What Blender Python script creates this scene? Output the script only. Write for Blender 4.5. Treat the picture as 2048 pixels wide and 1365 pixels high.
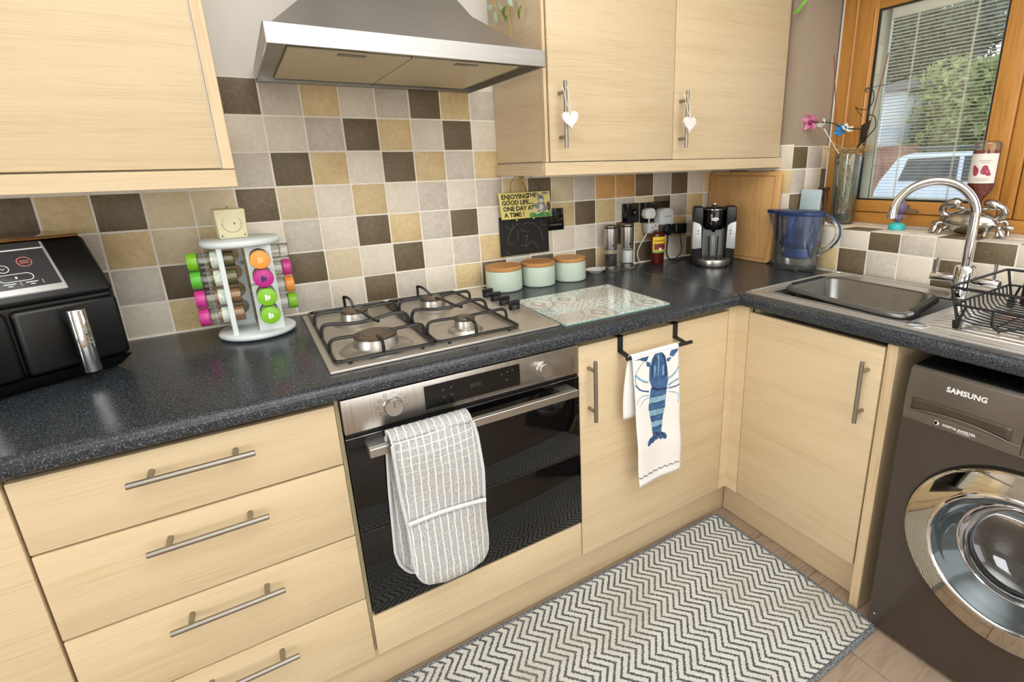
import bpy, bmesh, math, random
from mathutils import Vector, Matrix, Quaternion

for _o in list(bpy.data.objects):
    bpy.data.objects.remove(_o)
RND = random.Random(11)
SC = bpy.context.scene
COL = SC.collection
PI = math.pi

# ------------------------------------------------------------------ camera
cam_data = bpy.data.cameras.new('camera')
cam = bpy.data.objects.new('camera', cam_data)
COL.objects.link(cam)
cam_data.sensor_fit = 'HORIZONTAL'
cam_data.sensor_width = 36.0
cam_data.lens = 1026.093 * 36.0 / 2048.0
cam_data.shift_x = (1024.0 - 1137.474) / 2048.0
cam_data.shift_y = (629.400 - 682.5) / 2048.0
cam_data.clip_start = 0.02
cam_data.clip_end = 200
_r = Vector((0.84460625, -0.53474491, -0.0262328))
_u = Vector((0.16934559, 0.22034974, 0.96060817))
_f = Vector((0.50789994, 0.81577808, -0.27666546))
_m = Matrix((( _r.x, _u.x, -_f.x, -0.09973), (_r.y, _u.y, -_f.y, -1.74838), (_r.z, _u.z, -_f.z, 1.29019), (0, 0, 0, 1)))
cam.matrix_world = _m
SC.camera = cam

# ------------------------------------------------------------------ view + world + lights
SC.view_settings.view_transform = 'Standard'
SC.view_settings.look = 'None'
SC.view_settings.gamma = 1.0
SC.view_settings.use_curve_mapping = False
SC.view_settings.exposure = 0.0

world = bpy.data.worlds.new('overcast_sky')
SC.world = world
world.use_nodes = True
_bg = world.node_tree.nodes['Background']
_bg.inputs[0].default_value = (0.80, 0.88, 1.0, 1)
_bg.inputs[1].default_value = 2.6


def area(name, loc, target, sx, sy, watts, colr):
    d = bpy.data.lights.new(name, 'AREA')
    d.shape = 'RECTANGLE'
    d.size = sx
    d.size_y = sy
    d.energy = watts
    d.color = colr
    o = bpy.data.objects.new(name, d)
    COL.objects.link(o)
    o.location = loc
    o.rotation_euler = (Vector(target) - Vector(loc)).to_track_quat('-Z', 'Y').to_euler()
    return o


_fl = bpy.data.lights.new('bounced_flash', 'SPOT')      # photographer's flash head aimed at the ceiling
_fl.energy = 420
_fl.color = (0.93, 0.97, 1.0)
_fl.spot_size = math.radians(112)
_fl.spot_blend = 0.5
_fl.shadow_soft_size = 0.08
_flo = bpy.data.objects.new('bounced_flash', _fl)
COL.objects.link(_flo)
_flo.location = (0.35, -2.1, 1.1)
_flo.rotation_euler = (math.radians(180), 0, 0)
area('side_fill', (-3.5, -2.1, 1.35), (1.2, -0.9, 0.8), 2.0, 1.7, 74, (0.94, 0.975, 1.0))  # soft fill added on the left for the window-run doors, no window there
area('front_fill', (0.3, -4.3, 1.4), (0.5, 0, 1.1), 3.0, 2.0, 42, (0.94, 0.975, 1.0))  # unseen fill added behind the camera, no door stands there


# ------------------------------------------------------------------ materials
def lin(c):
    out = []
    for v in c[:3]:
        v = v / 255.0
        out.append(v / 12.92 if v <= 0.04045 else ((v + 0.055) / 1.055) ** 2.4)
    return (out[0], out[1], out[2], 1.0)


MATS = {}


class NT:
    def __init__(self, name):
        self.m = bpy.data.materials.new(name)
        self.m.use_nodes = True
        self.t = self.m.node_tree
        self.b = self.t.nodes['Principled BSDF']
        self.out = self.t.nodes['Material Output']

    def n(self, typ, **kw):
        nd = self.t.nodes.new(typ)
        for k, v in kw.items():
            if k.startswith('i_'):
                key = k[2:]
                key = int(key) if key.isdigit() else key.replace('_', ' ')
                nd.inputs[key].default_value = v
            else:
                setattr(nd, k, v)
        return nd

    def l(self, a, b):
        self.t.links.new(a, b)

    def ramp(self, fac, stops):
        r = self.n('ShaderNodeValToRGB')
        el = r.color_ramp.elements
        while len(el) < len(stops):
            el.new(0.5)
        for e, (p, c) in zip(el, stops):
            e.position = p
            e.color = c
        self.l(fac, r.inputs[0])
        return r.outputs[0]

    def math(self, op, a, b=None, c=None):
        nd = self.n('ShaderNodeMath', operation=op)
        for i, v in enumerate((a, b, c)):
            if v is None:
                continue
            if isinstance(v, (int, float)):
                nd.inputs[i].default_value = v
            else:
                self.l(v, nd.inputs[i])
        return nd.outputs[0]

    def mix(self, fac, a, b):
        nd = self.n('ShaderNodeMix', data_type='RGBA')
        for sock, v in ((nd.inputs[0], fac), (nd.inputs[6], a), (nd.inputs[7], b)):
            if isinstance(v, (int, float)):
                sock.default_value = v
            elif isinstance(v, tuple):
                sock.default_value = v
            else:
                self.l(v, sock)
        return nd.outputs[2]

    def pos(self, scale=(1, 1, 1), rnd=0.0):
        g = self.n('ShaderNodeNewGeometry')
        src = g.outputs['Position']
        if rnd:
            oi = self.n('ShaderNodeObjectInfo')
            mu = self.n('ShaderNodeMath', operation='MULTIPLY')
            mu.inputs[1].default_value = rnd
            self.l(oi.outputs['Random'], mu.inputs[0])
            ad = self.n('ShaderNodeVectorMath', operation='ADD')
            self.l(src, ad.inputs[0])
            self.l(mu.outputs[0], ad.inputs[1])
            src = ad.outputs[0]
        mp = self.n('ShaderNodeMapping')
        mp.inputs['Scale'].default_value = scale
        self.l(src, mp.inputs['Vector'])
        return mp.outputs[0]

    def noise(self, vec, scale=1.0, detail=3.0, rough=0.5, dist=0.0):
        nd = self.n('ShaderNodeTexNoise')
        nd.inputs['Scale'].default_value = scale
        nd.inputs['Detail'].default_value = detail
        nd.inputs['Roughness'].default_value = rough
        nd.inputs['Distortion'].default_value = dist
        self.l(vec, nd.inputs['Vector'])
        return nd.outputs['Fac']

    def bump(self, h, strength=0.2, dist=0.001):
        nd = self.n('ShaderNodeBump')
        nd.inputs['Strength'].default_value = strength
        nd.inputs['Distance'].default_value = dist
        self.l(h, nd.inputs['Height'])
        self.l(nd.outputs[0], self.b.inputs['Normal'])

    def set(self, **kw):
        for k, v in kw.items():
            self.b.inputs[k.replace('_', ' ')].default_value = v


def flat(name, rgb, rough=0.5, metal=0.0, spec=0.5, coat=0.0, var=0.06, vscale=30.0):
    """plain coloured surface with slight procedural mottling"""
    if name in MATS:
        return MATS[name]
    k = NT(name)
    c = lin(rgb)
    if var > 0:
        f = k.noise(k.pos(rnd=7.0), vscale, 3.0)
        lo = tuple(max(0, x * (1 - var)) for x in c[:3]) + (1,)
        hi = tuple(min(1, x * (1 + var)) for x in c[:3]) + (1,)
        k.l(k.ramp(f, [(0.3, lo), (0.7, hi)]), k.b.inputs['Base Color'])
    else:
        k.set(Base_Color=c)
    k.set(Roughness=rough, Metallic=metal, Specular_IOR_Level=spec, Coat_Weight=coat)
    MATS[name] = k.m
    return k.m


def wood(name, base, dark, scale=(2.2, 2.2, 190), rough=0.42, wav=0.010, contrast=0.62, broad=(0.6, 0.6, 14)):
    k = NT(name)
    p = k.pos(rnd=13.0)
    # wavy offset
    wn = k.noise(p, 2.3, 2.0)
    sep = k.n('ShaderNodeSeparateXYZ')
    k.l(p, sep.inputs[0])
    cmb = k.n('ShaderNodeCombineXYZ')
    off = k.math('MULTIPLY', k.math('SUBTRACT', wn, 0.5), wav * 2)
    k.l(sep.outputs[0], cmb.inputs[0])
    k.l(sep.outputs[1], cmb.inputs[1])
    k.l(k.math('ADD', sep.outputs[2], off), cmb.inputs[2])
    m1 = k.n('ShaderNodeMapping')
    m1.inputs['Scale'].default_value = scale
    k.l(cmb.outputs[0], m1.inputs[0])
    m2 = k.n('ShaderNodeMapping')
    m2.inputs['Scale'].default_value = broad
    k.l(cmb.outputs[0], m2.inputs[0])
    f1 = k.noise(m1.outputs[0], 3.0, 3.0, 0.6)
    f2 = k.noise(m2.outputs[0], 2.0, 3.0, 0.55)
    f = k.math('ADD', k.math('MULTIPLY', f1, 0.62), k.math('MULTIPLY', f2, 0.38))
    b, d = lin(base), lin(dark)
    lo = tuple(b[i] + (d[i] - b[i]) * contrast for i in range(3)) + (1,)
    hi = tuple(min(1, x * 1.05) for x in b[:3]) + (1,)
    k.l(k.ramp(f, [(0.33, lo), (0.5, b), (0.66, hi)]), k.b.inputs['Base Color'])
    k.set(Roughness=rough)
    k.bump(f1, 0.08, 0.0006)
    MATS[name] = k.m
    return k.m


M_OAK = wood('oak_laminate', (214, 192, 155), (188, 157, 114))
M_OAKV = wood('oak_laminate_upright', (214, 190, 152), (188, 156, 112), scale=(60, 60, 2.0), broad=(7, 7, 1.2))
M_FRAME = wood('golden_oak_frame', (196, 138, 66), (158, 100, 38), scale=(40, 40, 2.0), broad=(6, 6, 1.0), rough=0.3)
M_FRAMEH = wood('golden_oak_rail', (196, 138, 66), (158, 100, 38), scale=(40, 2.0, 40), broad=(6, 1, 6), rough=0.3)
M_BAMBOO = wood('bamboo_board', (214, 168, 108), (184, 132, 74), scale=(30, 26, 1.2), broad=(14, 12, 0.6), rough=0.45)
M_LID = wood('acacia_lid', (200, 146, 88), (168, 112, 60), scale=(6, 60, 6), broad=(2, 12, 2), rough=0.5)
M_PLANK = wood('grey_brown_plank', (160, 140, 120), (112, 92, 76), scale=(2.5, 46, 46), broad=(2.0, 9, 9), rough=0.38, wav=0.05)
M_CARCASS = flat('carcass_board', (188, 176, 138), 0.5)
M_GAP = flat('dark_gap', (52, 38, 22), 0.8)

# worktop: dark speckled laminate
k = NT('speckled_worktop')
p = k.pos()
v = k.n('ShaderNodeTexVoronoi', i_Scale=330.0)
k.l(p, v.inputs['Vector'])
n1 = k.noise(p, 420, 2.0, 0.6)
n2 = k.noise(p, 190, 2.0, 0.6)
sp = k.math('GREATER_THAN', n1, 0.60)
sp2 = k.math('GREATER_THAN', n2, 0.64)
c0 = k.mix(k.noise(p, 130, 2.0), lin((34, 37, 40)), lin((52, 56, 61)))
c1 = k.mix(sp, c0, lin((104, 110, 116)))
c2 = k.mix(sp2, c1, lin((20, 22, 25)))
k.l(c2, k.b.inputs['Base Color'])
k.set(Roughness=0.24, Specular_IOR_Level=0.42)
k.bump(n1, 0.12, 0.0004)
MATS['worktop'] = k.m
M_TOP = k.m


def tilemat(name, a, b, spk, rough=0.5, sc=70):
    k = NT(name)
    p = k.pos(rnd=9.0)
    f = k.noise(p, sc, 5.0, 0.65)
    g = k.noise(p, 11, 2.0, 0.5)
    ff = k.math('ADD', k.math('MULTIPLY', f, 0.6), k.math('MULTIPLY', g, 0.4))
    c = k.ramp(ff, [(0.36, lin(a)), (0.62, lin(b))])
    s = k.math('GREATER_THAN', k.noise(p, 260, 2.0, 0.6), 0.655)
    c = k.mix(k.math('MULTIPLY', s, 0.55), c, lin(spk))
    oi = k.n('ShaderNodeObjectInfo')
    br = k.n('ShaderNodeHueSaturation')
    k.l(k.math('ADD', k.math('MULTIPLY', oi.outputs['Random'], 0.13), 0.93), br.inputs['Value'])
    k.l(c, br.inputs['Color'])
    k.l(br.outputs[0], k.b.inputs['Base Color'])
    k.set(Roughness=rough)
    k.bump(f, 0.12, 0.0006)
    return k.m


TM = {
    'C': tilemat('tile_cream', (222, 211, 192), (237, 227, 210), (212, 200, 180)),
    'G': tilemat('tile_grey', (196, 187, 172), (217, 208, 194), (176, 165, 148)),
    'Y': tilemat('tile_sand', (206, 179, 128), (226, 203, 156), (236, 218, 178)),
    'D': tilemat('tile_brown', (98, 84, 60), (121, 105, 79), (164, 146, 116), sc=110),
    'B': tilemat('tile_buff', (218, 200, 164), (233, 217, 184), (208, 190, 156)),
    'O': tilemat('tile_sand_warm_lit', (200, 148, 84), (220, 172, 106), (228, 186, 126)),  # sand tile; its own tone plus warm bounced light mixed into the colour
}
M_GROUT = flat('cream_grout', (248, 242, 228), 0.85, var=0.03)
M_PAINT = flat('warm_taupe_paint', (234, 228, 221), 0.8, var=0.02, vscale=4)
M_PAINT2 = flat('taupe_paint_shaded', (170, 153, 133), 0.8, var=0.02, vscale=4)  # darker copy of the wall paint, carrying the shade of the backlit wall
M_CEIL = flat('white_ceiling', (236, 234, 230), 0.85, var=0.01, vscale=3)
M_BLACKP = flat('black_plastic', (16, 16, 16), 0.38, var=0.0)
M_BLACKG = flat('black_gloss', (7, 7, 8), 0.05, spec=0.5, var=0.0)
M_BLACKM = flat('black_satin', (20, 20, 19), 0.5, var=0.02)
M_WHITEP = flat('white_plastic', (232, 230, 226), 0.35, var=0.01)
M_CHROME = flat('chrome', (225, 225, 226), 0.06, 1.0, var=0.0)
M_PALE = flat('pale_mint_paint', (226, 234, 231), 0.4, var=0.015)
M_MINT = flat('mint_enamel', (204, 219, 202), 0.32, var=0.01)


def brushed(name, rgb, axis=(2, 2, 300), rough=0.28, amp=0.14):
    k = NT(name)
    f = k.noise(k.pos(axis, rnd=3.0), 1.0, 2.0, 0.5)
    c = lin(rgb)
    k.l(k.ramp(f, [(0.3, tuple(x * (1 - amp) for x in c[:3]) + (1,)), (0.7, c)]), k.b.inputs['Base Color'])
    k.set(Metallic=1.0, Roughness=rough)
    k.l(k.math('ADD', k.math('MULTIPLY', f, 0.12), rough - 0.06), k.b.inputs['Roughness'])
    k.bump(f, 0.04, 0.0003)
    MATS[name] = k.m
    return k.m


M_STEEL = brushed('brushed_steel', (196, 192, 186), (2, 300, 300))
M_STEELV = brushed('brushed_steel_upright', (192, 188, 182), (300, 300, 2), rough=0.3)
M_STEELD = brushed('dark_brushed_steel', (150, 146, 138), (300, 3, 300), rough=0.3)
M_SINK = flat('sink_steel', (206, 203, 197), 0.32, 0.75, var=0.03)
M_HOBST = flat('hob_steel', (212, 205, 194), 0.4, 0.8, var=0.03)
M_HOODST = brushed('hood_steel', (186, 185, 182), (3, 120, 120), rough=0.36, amp=0.04)
M_BARST = flat('satin_steel_bar', (176, 172, 166), 0.28, 0.95, var=0.02)
M_AFBLK = flat('air_fryer_black', (11, 11, 11), 0.34, var=0.0)
M_RIB = flat('polished_sink_rib', (226, 224, 220), 0.14, 0.95, var=0.0)
M_BOWL = flat('bowl_steel', (132, 132, 130), 0.3, 0.9, var=0.06)
M_HANDLE = brushed('satin_nickel', (158, 152, 142), (200, 200, 200), rough=0.4, amp=0.05)
M_FILTER = flat('grease_filter_mesh', (216, 204, 176), 0.5, 0.25, var=0.1, vscale=400)
M_WMGREY = flat('inox_grey_paint', (118, 110, 100), 0.3, 0.55, var=0.02)
M_WMDARK = flat('graphite_grey_paint', (86, 77, 70), 0.22, 0.5, var=0.02)
M_SILVERCRAB = flat('polished_pewter', (188, 184, 176), 0.2, 1.0, var=0.15, vscale=60)


def clear(name, tint=(0.94, 0.97, 0.96), refl=0.16, alpha=0.9, rough=0.03):
    """thin clear pane or plastic: mostly see-through with a surface sheen"""
    k = NT(name)
    tr = k.n('ShaderNodeBsdfTransparent')
    tr.inputs[0].default_value = tint + (1,)
    gl = k.n('ShaderNodeBsdfGlossy')
    gl.inputs['Roughness'].default_value = rough
    fr = k.n('ShaderNodeFresnel')
    fr.inputs[0].default_value = 1.45
    f = k.math('ADD', k.math('MULTIPLY', fr.outputs[0], 0.8), refl * 0.25)
    mx = k.n('ShaderNodeMixShader')
    k.l(f, mx.inputs[0])
    k.l(tr.outputs[0], mx.inputs[1])
    k.l(gl.outputs[0], mx.inputs[2])
    if alpha < 1:
        df = k.n('ShaderNodeBsdfDiffuse')
        df.inputs[0].default_value = tint + (1,)
        m2 = k.n('ShaderNodeMixShader')
        m2.inputs[0].default_value = 1 - alpha
        k.l(mx.outputs[0], m2.inputs[1])
        k.l(df.outputs[0], m2.inputs[2])
        k.l(m2.outputs[0], k.out.inputs[0])
    else:
        k.l(mx.outputs[0], k.out.inputs[0])
    MATS[name] = k.m
    return k.m


M_PANE = clear('window_glass', (0.97, 0.985, 0.98), 0.1, 1.0)
M_GLASS = clear('clear_glass', (0.95, 0.975, 0.96), 0.15, 0.985)
M_CLEARP = clear('clear_plastic', (0.965, 0.98, 0.985), 0.15, 0.985)
M_BLUEP = clear('blue_tinted_plastic', (0.20, 0.36, 0.74), 0.2, 0.80)
M_DOORGLASS = clear('door_bowl_glass', (0.55, 0.58, 0.58), 0.4, 0.97)
M_AMBER = flat('amber_spirit', (140, 44, 18), 0.06, var=0.2, vscale=25)


# ------------------------------------------------------------------ objects and geometry
def top_of(o):
    while o.parent:
        o = o.parent
    return o


def tag(o, label=None, cat=None, group=None, kind=None):
    if label:
        o['label'] = label
    if cat:
        o['category'] = cat
    if group:
        o['group'] = group
    if kind:
        o['kind'] = kind
    return o


def thing(name, label, cat, loc=(0, 0, 0), rotz=0.0, group=None):
    o = bpy.data.objects.new(name, None)
    o.empty_display_size = 0.05
    COL.objects.link(o)
    o.location = loc
    o.rotation_euler = (0, 0, rotz)
    return tag(o, label, cat, group)


class MB:
    def __init__(self):
        self.v = []
        self.f = []

    def add(self, verts, faces):
        b = len(self.v)
        self.v += [tuple(p) for p in verts]
        self.f += [tuple(i + b for i in q) for q in faces]
        return self

    def box(self, x0, x1, y0, y1, z0, z1):
        x0, x1 = min(x0, x1), max(x0, x1)
        y0, y1 = min(y0, y1), max(y0, y1)
        z0, z1 = min(z0, z1), max(z0, z1)
        return self.add([(x0, y0, z0), (x1, y0, z0), (x1, y1, z0), (x0, y1, z0), (x0, y0, z1), (x1, y0, z1), (x1, y1, z1), (x0, y1, z1)],
                        [(0, 3, 2, 1), (4, 5, 6, 7), (0, 1, 5, 4), (1, 2, 6, 5), (2, 3, 7, 6), (3, 0, 4, 7)])

    def hexa(self, p):
        """box from 8 points: bottom ring then top ring, counter-clockwise"""
        return self.add(p, [(0, 3, 2, 1), (4, 5, 6, 7), (0, 1, 5, 4), (1, 2, 6, 5), (2, 3, 7, 6), (3, 0, 4, 7)])

    def prism(self, poly, axis, a, b):
        """extrude a 2D polygon along axis (the two other axes in order) from a to b"""
        n = len(poly)

        def mk(p, t):
            if axis == 'x':
                return (t, p[0], p[1])
            if axis == 'y':
                return (p[0], t, p[1])
            return (p[0], p[1], t)
        area2 = sum(poly[i][0] * poly[(i + 1) % n][1] - poly[(i + 1) % n][0] * poly[i][1] for i in range(n))
        pl = list(poly) if area2 > 0 else list(reversed(poly))
        vs = [mk(p, a) for p in pl] + [mk(p, b) for p in pl]
        fs = [tuple(range(n))[::-1], tuple(range(n, 2 * n))]
        for i in range(n):
            j = (i + 1) % n
            fs.append((i, j, n + j, n + i))
        flip = (axis == 'y') != (b < a)
        if flip:
            fs = [tuple(reversed(q)) for q in fs]
        return self.add(vs, fs)

    def cyl(self, p0, p1, r0, r1=None, n=16, caps=True):
        r1 = r0 if r1 is None else r1
        p0, p1 = Vector(p0), Vector(p1)
        q = (p1 - p0).to_track_quat('Z', 'Y')
        vs = []
        for p, r in ((p0, r0), (p1, r1)):
            for i in range(n):
                a = 2 * PI * i / n
                vs.append(p + q @ Vector((r * math.cos(a), r * math.sin(a), 0)))
        fs = [(i, (i + 1) % n, n + (i + 1) % n, n + i) for i in range(n)]
        if caps:
            fs += [tuple(range(n))[::-1], tuple(range(n, 2 * n))]
        return self.add(vs, fs)

    def tube(self, pts, r, n=8, closed=False, radii=None):
        pts = [Vector(p) for p in pts]
        m = len(pts)
        tang = []
        for i in range(m):
            a = pts[(i - 1) % m] if (closed or i > 0) else pts[i]
            b = pts[(i + 1) % m] if (closed or i < m - 1) else pts[i]
            t = (b - a)
            tang.append(t.normalized() if t.length > 1e-9 else Vector((0, 0, 1)))
        ref = Vector((0, 0, 1)) if abs(tang[0].z) < 0.9 else Vector((1, 0, 0))
        nrm = (ref - tang[0] * ref.dot(tang[0])).normalized()
        vs = []
        for i in range(m):
            if i > 0:
                nrm = (nrm - tang[i] * nrm.dot(tang[i]))
                if nrm.length < 1e-6:
                    nrm = tang[i].orthogonal()
                nrm.normalize()
            bi = tang[i].cross(nrm)
            rr = radii[i] if radii else r
            for j in range(n):
                a = 2 * PI * j / n
                vs.append(pts[i] + (nrm * math.cos(a) + bi * math.sin(a)) * rr)
        fs = []
        for i in range(m if closed else m - 1):
            k2 = (i + 1) % m
            for j in range(n):
                j2 = (j + 1) % n
                fs.append((i * n + j, i * n + j2, k2 * n + j2, k2 * n + j))
        if not closed:
            fs += [tuple(range(n))[::-1], tuple(range((m - 1) * n, m * n))]
        return self.add(vs, fs)

    def lathe(self, prof, c=(0, 0, 0), n=28, sx=1.0, sy=1.0, axis='z', caps=True):
        """revolve (radius, height) points about an axis through c"""
        vs, fs = [], []
        m = len(prof)
        for (r, h) in prof:
            for i in range(n):
                a = 2 * PI * i / n
                u, w = r * math.cos(a) * sx, r * math.sin(a) * sy
                if axis == 'z':
                    vs.append((c[0] + u, c[1] + w, c[2] + h))
                elif axis == 'y':
                    vs.append((c[0] + u, c[1] - h, c[2] + w))
                else:
                    vs.append((c[0] - h, c[1] - u, c[2] + w))
        for k2 in range(m - 1):
            for i in range(n):
                j = (i + 1) % n
                fs.append((k2 * n + i, k2 * n + j, (k2 + 1) * n + j, (k2 + 1) * n + i))
        if caps and prof[0][0] > 1e-6:
            fs.append(tuple(range(n))[::-1])
        if caps and prof[-1][0] > 1e-6:
            fs.append(tuple(range((m - 1) * n, m * n)))
        return self.add(vs, fs)

    def ball(self, c, r, n=16, m=10, rot=None):
        if isinstance(r, (int, float)):
            r = (r, r, r)
        vs, fs = [], []
        q = rot or Quaternion()
        for j in range(m + 1):
            th = PI * j / m
            for i in range(n):
                a = 2 * PI * i / n
                p = Vector((r[0] * math.sin(th) * math.cos(a), r[1] * math.sin(th) * math.sin(a), -r[2] * math.cos(th)))
                vs.append(Vector(c) + q @ p)
        for j in range(m):
            for i in range(n):
                i2 = (i + 1) % n
                fs.append((j * n + i, j * n + i2, (j + 1) * n + i2, (j + 1) * n + i))
        return self.add(vs, fs)

    def grid(self, nu, nv, fn):
        vs = [fn(i / nu, j / nv) for j in range(nv + 1) for i in range(nu + 1)]
        w = nu + 1
        fs = [(j * w + i, j * w + i + 1, (j + 1) * w + i + 1, (j + 1) * w + i) for j in range(nv) for i in range(nu)]
        return self.add(vs, fs)

    def mesh(self, name, bevel=0.0, seg=2, ang=35, weld=True):
        me = bpy.data.meshes.new(name)
        bm = bmesh.new()
        bv = [bm.verts.new(p) for p in self.v]
        for q in self.f:
            try:
                bm.faces.new([bv[i] for i in q])
            except ValueError:
                pass
        if weld:
            bmesh.ops.remove_doubles(bm, verts=bm.verts, dist=1e-6)
        bmesh.ops.recalc_face_normals(bm, faces=bm.faces)
        if bevel > 0:
            ed = [e for e in bm.edges if len(e.link_faces) == 2 and e.calc_face_angle(0) > math.radians(30)]
            bmesh.ops.bevel(bm, geom=ed, offset=bevel, segments=seg, profile=0.5, affect='EDGES', clamp_overlap=True)
        bm.to_mesh(me)
        bm.free()
        me.shade_smooth()
        me.set_sharp_from_angle(angle=math.radians(ang))
        return me

    def build(self, name, mat, parent=None, bevel=0.0, seg=2, ang=35, world=True, solid=0.0, weld=True):
        me = self.mesh(name, bevel, seg, ang, weld)
        me.materials.append(mat)
        o = bpy.data.objects.new(name, me)
        COL.objects.link(o)
        if parent is not None:
            o.parent = parent
            if world:
                rt = top_of(parent)
                d = Vector(rt.location)
                if d.length > 0:
                    me.transform(Matrix.Translation(-d))
        if solid:
            md = o.modifiers.new('thickness', 'SOLIDIFY')
            md.thickness = solid
            md.offset = 0
        return o


def obj_of(name, me, parent=None, loc=(0, 0, 0), rot=(0, 0, 0), mat=None):
    """object that shares mesh data; material held by the object"""
    o = bpy.data.objects.new(name, me)
    COL.objects.link(o)
    o.parent = parent
    o.location = loc
    o.rotation_euler = rot
    if mat is not None:
        if not me.materials:
            me.materials.append(mat)
        o.material_slots[0].link = 'OBJECT'
        o.material_slots[0].material = mat
    return o


def one(name, mb, mat, label, cat, group=None, base=None, **kw):
    """a thing that is a single mesh, origin moved to its base"""
    o = mb.build(name, mat, None, **kw)
    if base is not None:
        o.data.transform(Matrix.Translation(-Vector(base)))
        o.location = base
    return tag(o, label, cat, group)


def text_mesh(s, size, bold=0.0, extrude=0.0006, spacing=1.0):
    cu = bpy.data.curves.new('lettering', 'FONT')
    cu.body = s
    cu.size = size
    cu.extrude = extrude
    cu.offset = bold
    cu.space_character = spacing
    cu.resolution_u = 2
    t = bpy.data.objects.new('lettering', cu)
    COL.objects.link(t)
    bpy.context.view_layer.update()
    me = bpy.data.meshes.new_from_object(t)
    bpy.data.objects.remove(t)
    bpy.data.curves.remove(cu)
    return me


def text_part(name, s, size, mat, parent, origin, right, up, bold=0.0, spacing=1.0, world=True):
    """flat lettering: origin at the baseline start, right/up directions"""
    me = text_mesh(s, size, bold, 0.0004, spacing)
    r, u = Vector(right).normalized(), Vector(up).normalized()
    n = r.cross(u)
    o3 = Vector(origin)
    if world:
        o3 = o3 - Vector(top_of(parent).location)
    mx = Matrix(((r.x, u.x, n.x, o3.x), (r.y, u.y, n.y, o3.y), (r.z, u.z, n.z, o3.z), (0, 0, 0, 1)))
    me.transform(mx)
    me.materials.clear()
    me.materials.append(mat)
    o = bpy.data.objects.new(name, me)
    COL.objects.link(o)
    o.parent = parent
    return o


def bez(p0, p1, p2, p3, n=10):
    out = []
    for i in range(n + 1):
        t = i / n
        s = 1 - t
        out.append(Vector(p0) * s ** 3 + Vector(p1) * 3 * s * s * t + Vector(p2) * 3 * s * t * t + Vector(p3) * t ** 3)
    return out


def spline(pts, n=6):
    """Catmull-Rom through the points"""
    P = [Vector(p) for p in pts]
    P = [P[0] * 2 - P[1]] + P + [P[-1] * 2 - P[-2]]
    out = []
    for i in range(1, len(P) - 2):
        for k2 in range(n):
            t = k2 / n
            a, b, c, d = P[i - 1], P[i], P[i + 1], P[i + 2]
            out.append(0.5 * ((2 * b) + (c - a) * t + (2 * a - 5 * b + 4 * c - d) * t * t + (3 * b - a - 3 * c + d) * t ** 3))
    out.append(P[-2])
    return out

# ================================================================== SETTING
ZW = 0.871          # worktop height
ZK = [0.871] + [0.9639 + 0.0973 * i for i in range(7)]   # tile joints on the back wall, bottom to top
TP = 0.103          # tile pitch along the back wall

# ---- floor of planks
floor = MB().box(-3.6, 1.815, -4.4, 0.0, -0.06, -0.006).build('floor', M_GAP)
tag(floor, 'grey-brown wood-effect plank floor', kind='structure')
_pl = {}
row = 0
y1 = -0.5775
while y1 > -4.3:
    y0 = y1 - 0.2105
    joint = 1.105 if row == 3 else (-0.2 + 0.37 * ((row * 5) % 4))
    xs = [-3.6, joint - 2.4, joint - 1.2, joint, 1.815]
    for a, b in zip(xs[:-1], xs[1:]):
        key = (round(b - a, 3))
        if key not in _pl:
            w = (b - a) / 2 - 0.0009
            _pl[key] = MB().box(-w, w, -0.1044, 0.1044, -0.006, 0).mesh('plank', 0.0012, 1)
        obj_of('plank', _pl[key], floor, ((a + b) / 2, (y0 + y1) / 2, 0), mat=M_PLANK)
    y1 = y0
    row += 1

# ---- back wall
wall_back = MB().box(-3.6, 2.2, 0.006, 0.16, -0.06, 2.4).build('wall_back', M_PAINT)
tag(wall_back, 'warm taupe painted wall tiled in mixed square tiles', kind='structure')
MB().box(-1.4, 1.815, 0.0022, 0.006, 0.86, ZK[7]).build('grout', M_GROUT, wall_back)
_tm = {}


def tile(parent, c, w, h, code, rot=(0, 0, 0)):
    key = (round(w, 4), round(h, 4))
    if key not in _tm:
        g = 0.0026
        _tm[key] = MB().box(-w / 2 + g, w / 2 - g, 0, 0.006, -h / 2 + g, h / 2 - g).mesh('tile', 0.0016, 2)
    return obj_of('tile', _tm[key], parent, c, rot, TM[code])


ROWS = {   # row -> (first column, colour codes)
    7: (-2, 'CDGYCGDYG'),
    6: (-2, 'YCCGDYCDC'),
    5: (-2, 'CGDYCDYGY'),
    4: (-8, 'YCDYDBBDBCYCGCGYDBGOODGDCY'),
    3: (-8, 'CGYGYBYCGCDYGDCCGYDYGBDGYG'),
    2: (-8, 'DYCDGDYCDBCDCGYGCCCGDYCYCB'),
    1: (-8, 'GCGYCYGCGCDGCYDGDCDYCDCCDC'),
}
for r, (c0, codes) in ROWS.items():
    for i, ch in enumerate(codes):
        c = c0 + i
        if r >= 5 and c * TP < -0.25:
            continue
        xa, xb = c * TP, min((c + 1) * TP, 1.813)
        if xb - xa < 0.02:
            continue
        za, zb = ZK[r - 1] + (0.0015 if r == 1 else 0), ZK[r]
        tile(wall_back, ((xa + xb) / 2, 0, (za + zb) / 2), xb - xa, zb - za, ch)
# pale sealant bead along the worktop
MB().prism([(0.001, ZW + 0.0003), (-0.006, ZW + 0.0003), (0.001, ZW + 0.006)], 'x', -1.4, 1.812).build('sealant', M_GROUT, wall_back)

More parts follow.
